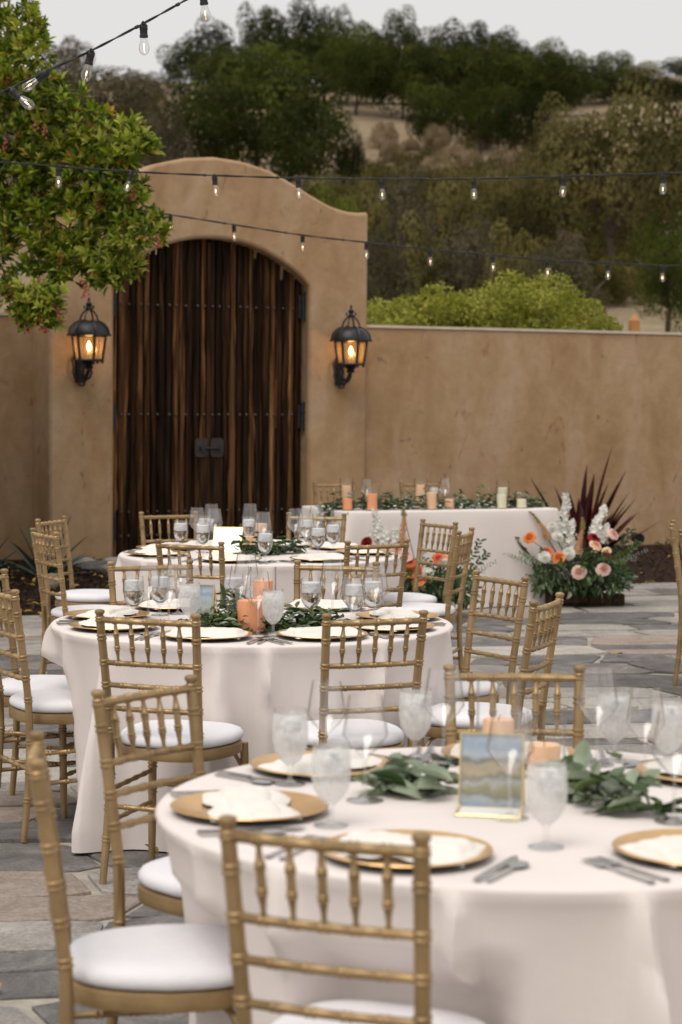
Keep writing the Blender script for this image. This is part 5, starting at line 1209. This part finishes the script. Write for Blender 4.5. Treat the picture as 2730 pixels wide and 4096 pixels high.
def arrangement(loc, rz, label, flowers, spikes, n, wide, high, low, crate=True):
    t = thing('flower_arrangement', loc, rz, label, 'flowers', 'flower arrangements on the floor')
    if crate:
        for z in (.075, .165):
            for y, in ((-.13,), (.13,)):
                mb = MB(); mb.box((0, y, z), (.46, .018, .082)); mb.build('crate_board', M['crate'], t, smooth=False)
            for x in (-.22, .22):
                mb = MB(); mb.box((x, 0, z), (.018, .24, .082)); mb.build('crate_board', M['crate'], t, smooth=False)
        mb = MB(); mb.box((0, 0, .02), (.42, .24, .02)); mb.build('crate_board', M['crate'], t, smooth=False)
    mb = MB()
    for k in range(n):
        a = r.uniform(0, 2 * pi); e = r.random() ** .7; d = Vector((cos(a) * wide * e, sin(a) * .24 * e, low + (high - low) * r.random() * (1.1 - .6 * e)))
        q = Vector((cos(a), sin(a) * .8, r.uniform(-.5, .8))).normalized()
        mi = r.choices((0, 1, 2, 3), (.48, .14, .32, .06))[0]; s = r.uniform(.035, .08)
        if k % 7 == 0: d = Vector((r.uniform(-.34, .34), -.16 - r.uniform(0, .12), r.uniform(.13, .28))); q = Vector((r.uniform(-.5, .5), -.5, -.8))
        mb.leaf(d, q, Vector((0, -.4, 1)) + rv(r) * .6, s, s * r.uniform(.35, .55), mi, .2, .2)
    for sx, sy, L, mi, dr in ((-.5, -.12, .34, 3, -.15), (.42, -.15, .36, 3, -.22), (.45, -.05, .34, 2, .12), (-.42, -.1, .36, 0, .25), (.34, -.16, .3, 3, -.5), (.1, -.24, .3, 0, -.9), (-.1, -.24, .26, 2, -1.0), (.3, -.24, .26, 0, -1.0), (-.3, -.24, .26, 0, -1.0), (.0, -.25, .2, 2, -1.1), (.2, -.25, .22, 0, -1.1), (-.2, -.2, .3, 2, -.5), (.25, -.2, .26, 2, -.6), (-.36, -.15, .3, 1, -.35), (-.5, 0, .3, 0, .5), (.4, .05, .4, 0, .3)):
        p = Vector((sx * wide / .45 * .55, sy, low + (high - low) * .45)); d = Vector((sx, sy * .6, .35)).normalized()
        for k in range(16):
            p = p + d * (L / 16); d = (d + Vector((0, 0, dr * .12))).normalized()
            for s in (-1, 1): mb.leaf(p, (d * .6 + Vector((-d.z * s, -.3, abs(d.x) * s)) + rv(r) * .55).normalized(), Vector((0, -1, .3)) + rv(r) * .5, (.05 if mi != 3 else .024) * r.uniform(.6, 1.2), .019 if mi != 3 else .009, mi, .2, .15)
    tag(mb.build('foliage', G, t, smooth=False), kind='stuff')
    mb = MB(); O = Vector((0, 0, .2))
    for kd, x, y, z, R, mt in flowers: mb.tube([O, (O + Vector((x, y, z))) / 2 + Vector((0, 0, .04)), Vector((x, y + .01, z - .01))], .003, 5)
    for path, R, mt, n2, s2 in spikes: mb.tube([O, Vector(path[0])] + [Vector(p) for p in path], .003, 5)
    mb.build('stem', M['stem'], t)
    for kd, x, y, z, R, mt in flowers:
        mb = MB(); bloom(mb, Vector((x, y, z)), Vector((x * 1.1 + r.uniform(-.5, .5), -1, .7 + r.uniform(-.4, .6))), R, kd, r); mb.build(kd, [F[mt + '_in'], F[mt]] if kd != 'dahlia' else F[mt], t, angle=80)
    for path, R, mt, n2, s2 in spikes:
        mb = MB(); spike(mb, path, R, r, .3, n2, s2); mb.build('flower_spike', F[mt], t, smooth=False)
# right arrangement: x along the picture, scale about 520 photo pixels per metre
def fl(px, py): return ((px / 2.613 + 2030 - 2296) / 524.0, (1592 + 1.637 * 524 - (py / 2.613 + 1880)) / 524.0)
def fp(kd, px, py, R, mt, y=-.2): a, z = fl(px, py); return (kd, a, y - .11, z, R * 1.06, mt)
def sp(pts, R, mt, n, s, y=-.12): return ([(fl(*q)[0], y, fl(*q)[1]) for q in pts], R, mt, n, s)
FL = [fp('dahlia', 305, 945, .056, 'white'), fp('dahlia', 570, 910, .058, 'white'), fp('dahlia', 467, 745, .052, 'white', -.1), fp('ranunculus', 172, 742, .045, 'orange', -.12), fp('rose', 452, 940, .046, 'orange', -.24), fp('ranunculus', 345, 890, .04, 'coral', -.16), fp('rose', 655, 1090, .048, 'blush', -.27), fp('rose', 922, 1058, .046, 'blush', -.26), fp('rose', 850, 815, .044, 'peachp', -.2), fp('rose', 1060, 705, .046, 'blush', -.12), fp('ranunculus', 855, 745, .040, 'redp', -.12), fp('dahlia', 962, 940, .043, 'redp', -.24), fp('rose', 965, 880, .032, 'cream', -.22), fp('dahlia', 440, 640, .042, 'white', .0)]
SPK = [sp([(560, 700), (565, 500), (590, 380), (570, 285)], .030, 'white', 40, .020), sp([(640, 860), (640, 650), (650, 560)], .032, 'white', 38, .020, -.14), sp([(890, 740), (900, 600), (960, 500), (985, 410)], .034, 'white', 38, .022, -.16), sp([(1010, 740), (1020, 650), (1035, 600)], .026, 'white', 34, .016, -.12), sp([(960, 800), (980, 720)], .03, 'white', 24, .017, -.15), sp([(690, 920), (720, 760), (745, 640)], .030, 'fox', 150, .008, -.2), sp([(745, 650), (745, 580), (738, 525)], .020, 'olive', 80, .007, -.2), sp([(400, 770), (340, 640), (290, 580)], .026, 'fox', 120, .008, -.12), sp([(300, 590), (240, 510), (190, 470)], .012, 'olive', 70, .007, -.12)]
c = onz(2296, 2432, 0)
arrangement((c.x, c.y + .16, .004), .1, 'full flower arrangement in a wooden crate at the right end of the long table', FL, SPK, 1500, .46, .46, .12)
def fl2(px, py): return ((px / 2.412 + 1200 - 1690) / 545.0, (1590 + 1.637 * 545 - (py / 2.412 + 1850)) / 545.0)
def f2(kd, px, py, R, mt, y=-.2): a, z = fl2(px, py); return (kd, a, y - .11, z, R * 1.06, mt)
def s2(pts, R, mt, n, s, y=-.1): return ([(fl2(*q)[0], y, fl2(*q)[1]) for q in pts], R, mt, n, s)
FL2 = [f2('dahlia', 605, 785, .05, 'redp'), f2('ranunculus', 1020, 1060, .045, 'orange'), f2('ranunculus', 1095, 1060, .045, 'coral'), f2('ranunculus', 1100, 1140, .045, 'orange'), f2('dahlia', 1170, 1080, .055, 'white'), f2('ranunculus', 1290, 930, .042, 'coral'), f2('dahlia', 1320, 970, .05, 'white'), f2('ranunculus', 1420, 940, .045, 'orange'), f2('rose', 900, 850, .05, 'blush'), f2('rose', 960, 900, .05, 'blush'), f2('dahlia', 1130, 840, .05, 'white'), f2('ranunculus', 1000, 960, .04, 'coral')]
SP2 = [s2([(760, 780), (730, 600), (690, 480)], .034, 'white', 70, .018), s2([(680, 760), (650, 690)], .022, 'white', 24, .015), s2([(880, 770), (890, 660)], .03, 'white', 30, .017), s2([(960, 820), (980, 650), (985, 540)], .032, 'fox', 150, .008), s2([(985, 540), (968, 440)], .018, 'olive', 60, .007), s2([(810, 760), (790, 640)], .03, 'white', 36, .016)]
c = onz(1690, 2478, 0)
arrangement((c.x, c.y + .16, .004), .1, 'flower arrangement half hidden behind the chairs at the left end of the long table', FL2, SP2, 1200, .40, .42, .1)
c = onz(2448, 2426, 0); t = thing('timber_block', (c.x, c.y + .06, .006), .08, 'short weathered timber block on the paving beside the crate', 'block')
mb = MB(); mb.box((0, 0, .045), (.20, .11, .09)); o = mb.build('block_body', M['crate'], t, smooth=False); bevel(o, .006, 2)
mb = MB(); mb.box((.035, -.0555, .045), (.03, .005, .03)); mb.build('bolt_hole', M['black'], t, smooth=False)
c = onz(2110, 2432, 0); t = thing('log_round', (c.x, c.y + .14, .006), 0, 'cut log lying at the hem of the long table cloth left of the crate', 'log')
mb = MB(); mb.rod([(-.13, 0, .05), (.10, .02, .05)], [(0, .045), (.05, .052), (.5, .05), (.95, .052), (1, .045)], 14); mb.build('log_body', M['crate'], t)

# ---------------------------------------------------------------- string lights
def bulb_parts(t, p, d, s=1.0):
    """socket with its bulb hanging from cable point p along direction d"""
    x, y, d = frame(d); Mx = Matrix(((x.x, y.x, d.x, p.x), (x.y, y.y, d.y, p.y), (x.z, y.z, d.z, p.z), (0, 0, 0, 1))) @ Matrix.Scale(s, 4)
    mb = MB(); mb.lathe([(0, -.006), (.010, -.006), (.014, .0), (.0175, .004), (.018, .022), (.0165, .024), (.0165, .044), (.0185, .046), (.0185, .056), (0, .056)], 12, Mx)
    mb.tube([Mx @ Vector((-.022, 0, -.004)), Mx @ Vector((.022, 0, -.004))], .0075 * s, 7); so = mb.build('socket', M['black'], t)
    mb = MB(); mb.lathe([(.012, .054), (.0145, .060), (.0155, .070), (.0225, .092), (.0228, .104), (.0195, .118), (.012, .127), (.004, .131), (0, .1315)], 16, Mx); mb.build('bulb', M['bulbglass'], so)
    mb = MB(); mb.tube([Mx @ Vector(q) for q in ((-.006, 0, .085), (-.004, 0, .102), (0, 0, .098), (.004, 0, .102), (.006, 0, .085))], .0011 * s, 5)
    mb.build('filament', M['filament'], so)
    mb = MB(); mb.tube([Mx @ Vector((0, 0, .056)), Mx @ Vector((0, 0, .078))], .004 * s, 6); mb.build('filament_mount', M['glass'], so)
def strand(label, pts, bulbs, r_, s=1.0):
    """pts: photo points with distance giving the cable; bulbs: (fraction point, tip)"""
    P = [ony(x * DPX, y * DPX, Y) for x, y, Y in pts]; t = thing('string_lights', tuple(P[0]), 0, label, 'string lights', 'strands of string lights'); O = P[0]
    # smooth the cable through the points
    Q = []
    for i in range(len(P) - 1):
        p0, p1, p2, p3 = P[max(0, i - 1)], P[i], P[i + 1], P[min(len(P) - 1, i + 2)]
        for k in range(8):
            u = k / 8; Q.append(.5 * ((2 * p1) + (p2 - p0) * u + (2 * p0 - 5 * p1 + 4 * p2 - p3) * u * u + (3 * p1 - p0 - 3 * p2 + p3) * u ** 3))
    Q.append(P[-1]); Q = [q - O for q in Q]
    mb = MB(); x, y, d = frame(Q[-1] - Q[0])
    for sg in (-1, 1):
        mb.tube([q + (x * cos(i * .9) + y * sin(i * .9)) * (r_ * .8 * sg) for i, q in enumerate(Q)], r_, 5)
    for i in range(3, len(Q) - 1, 7): mb.tube([Q[i] - d * .008, Q[i] + d * .008], r_ * 2.4, 6)
    mb.build('cable', M['wire'], t)
    for (bx, tip) in bulbs:
        best = min(Q, key=lambda q: abs((q + O).x / (q + O).y - ray(bx * DPX, 900).x / ray(bx * DPX, 900).y))
        i = Q.index(best); tx = ray(bx * DPX, 900); want = tx.x / tx.y
        for a, b in ((i - 1, i), (i, i + 1)):
            if 0 <= a and b < len(Q):
                fa = (Q[a] + O).x / (Q[a] + O).y - want; fb = (Q[b] + O).x / (Q[b] + O).y - want
                if fa * fb <= 0: best = Q[a].lerp(Q[b], fa / (fa - fb + 1e-12)); break
        bulb_parts(t, best + Vector((0, 0, -.004)), Vector(tip), s)
strand('black strand of clear bulbs rising steeply at the upper left corner', [(-60, 242, 8.6), (0, 215, 8.7), (100, 167, 8.8), (205, 119, 8.9), (330, 54, 9.0), (435, -4, 9.1), (540, -62, 9.2), (650, -130, 9.3)],
       [(24, (.78, -.2, -.62)), (110, (-.72, -.1, -.55)), (210, (-.22, 0, -.97)), (329, (.03, 0, -1)), (464, (.12, 0, -1))], .0034, .98)
strand('black strand of clear bulbs crossing in front of the wall hump', [(-120, 362, 13.2), (0, 372, 13.25), (135, 382, 13.3), (300, 394, 13.4), (495, 403, 13.45), (685, 409, 13.5), (878, 411.5, 13.5), (1088, 411, 13.5), (1295, 405, 13.45), (1520, 398.5, 13.4), (1680, 393, 13.35)],
       [(135, (.0, 0, -1)), (303, (-.3, 0, -.95)), (493, (.08, 0, -1)), (685, (.05, 0, -1)), (878, (0, 0, -1)), (1088, (.02, 0, -1)), (1295, (-.08, 0, -1)), (1522, (0, 0, -1))], .0042, 1.0)
strand('lowest black strand of clear bulbs passing across the gate arch', [(120, 452, 16.6), (210, 465, 16.7), (300, 480, 16.8), (390, 493, 16.8), (537, 516, 16.8), (695, 540, 16.8), (843, 557, 16.8), (989, 573, 16.8), (1134, 586, 16.8), (1260, 598, 16.8), (1400, 605, 16.8), (1524, 610, 16.8), (1680, 613, 16.8)],
       [(212, (0, 0, -1)), (392, (0, 0, -1)), (538, (.03, 0, -1)), (696, (0, 0, -1)), (843, (0, 0, -1)), (990, (0, 0, -1)), (1134, (.02, 0, -1)), (1260, (0, 0, -1)), (1399, (0, 0, -1)), (1524, (.02, 0, -1))], .0042, .98)
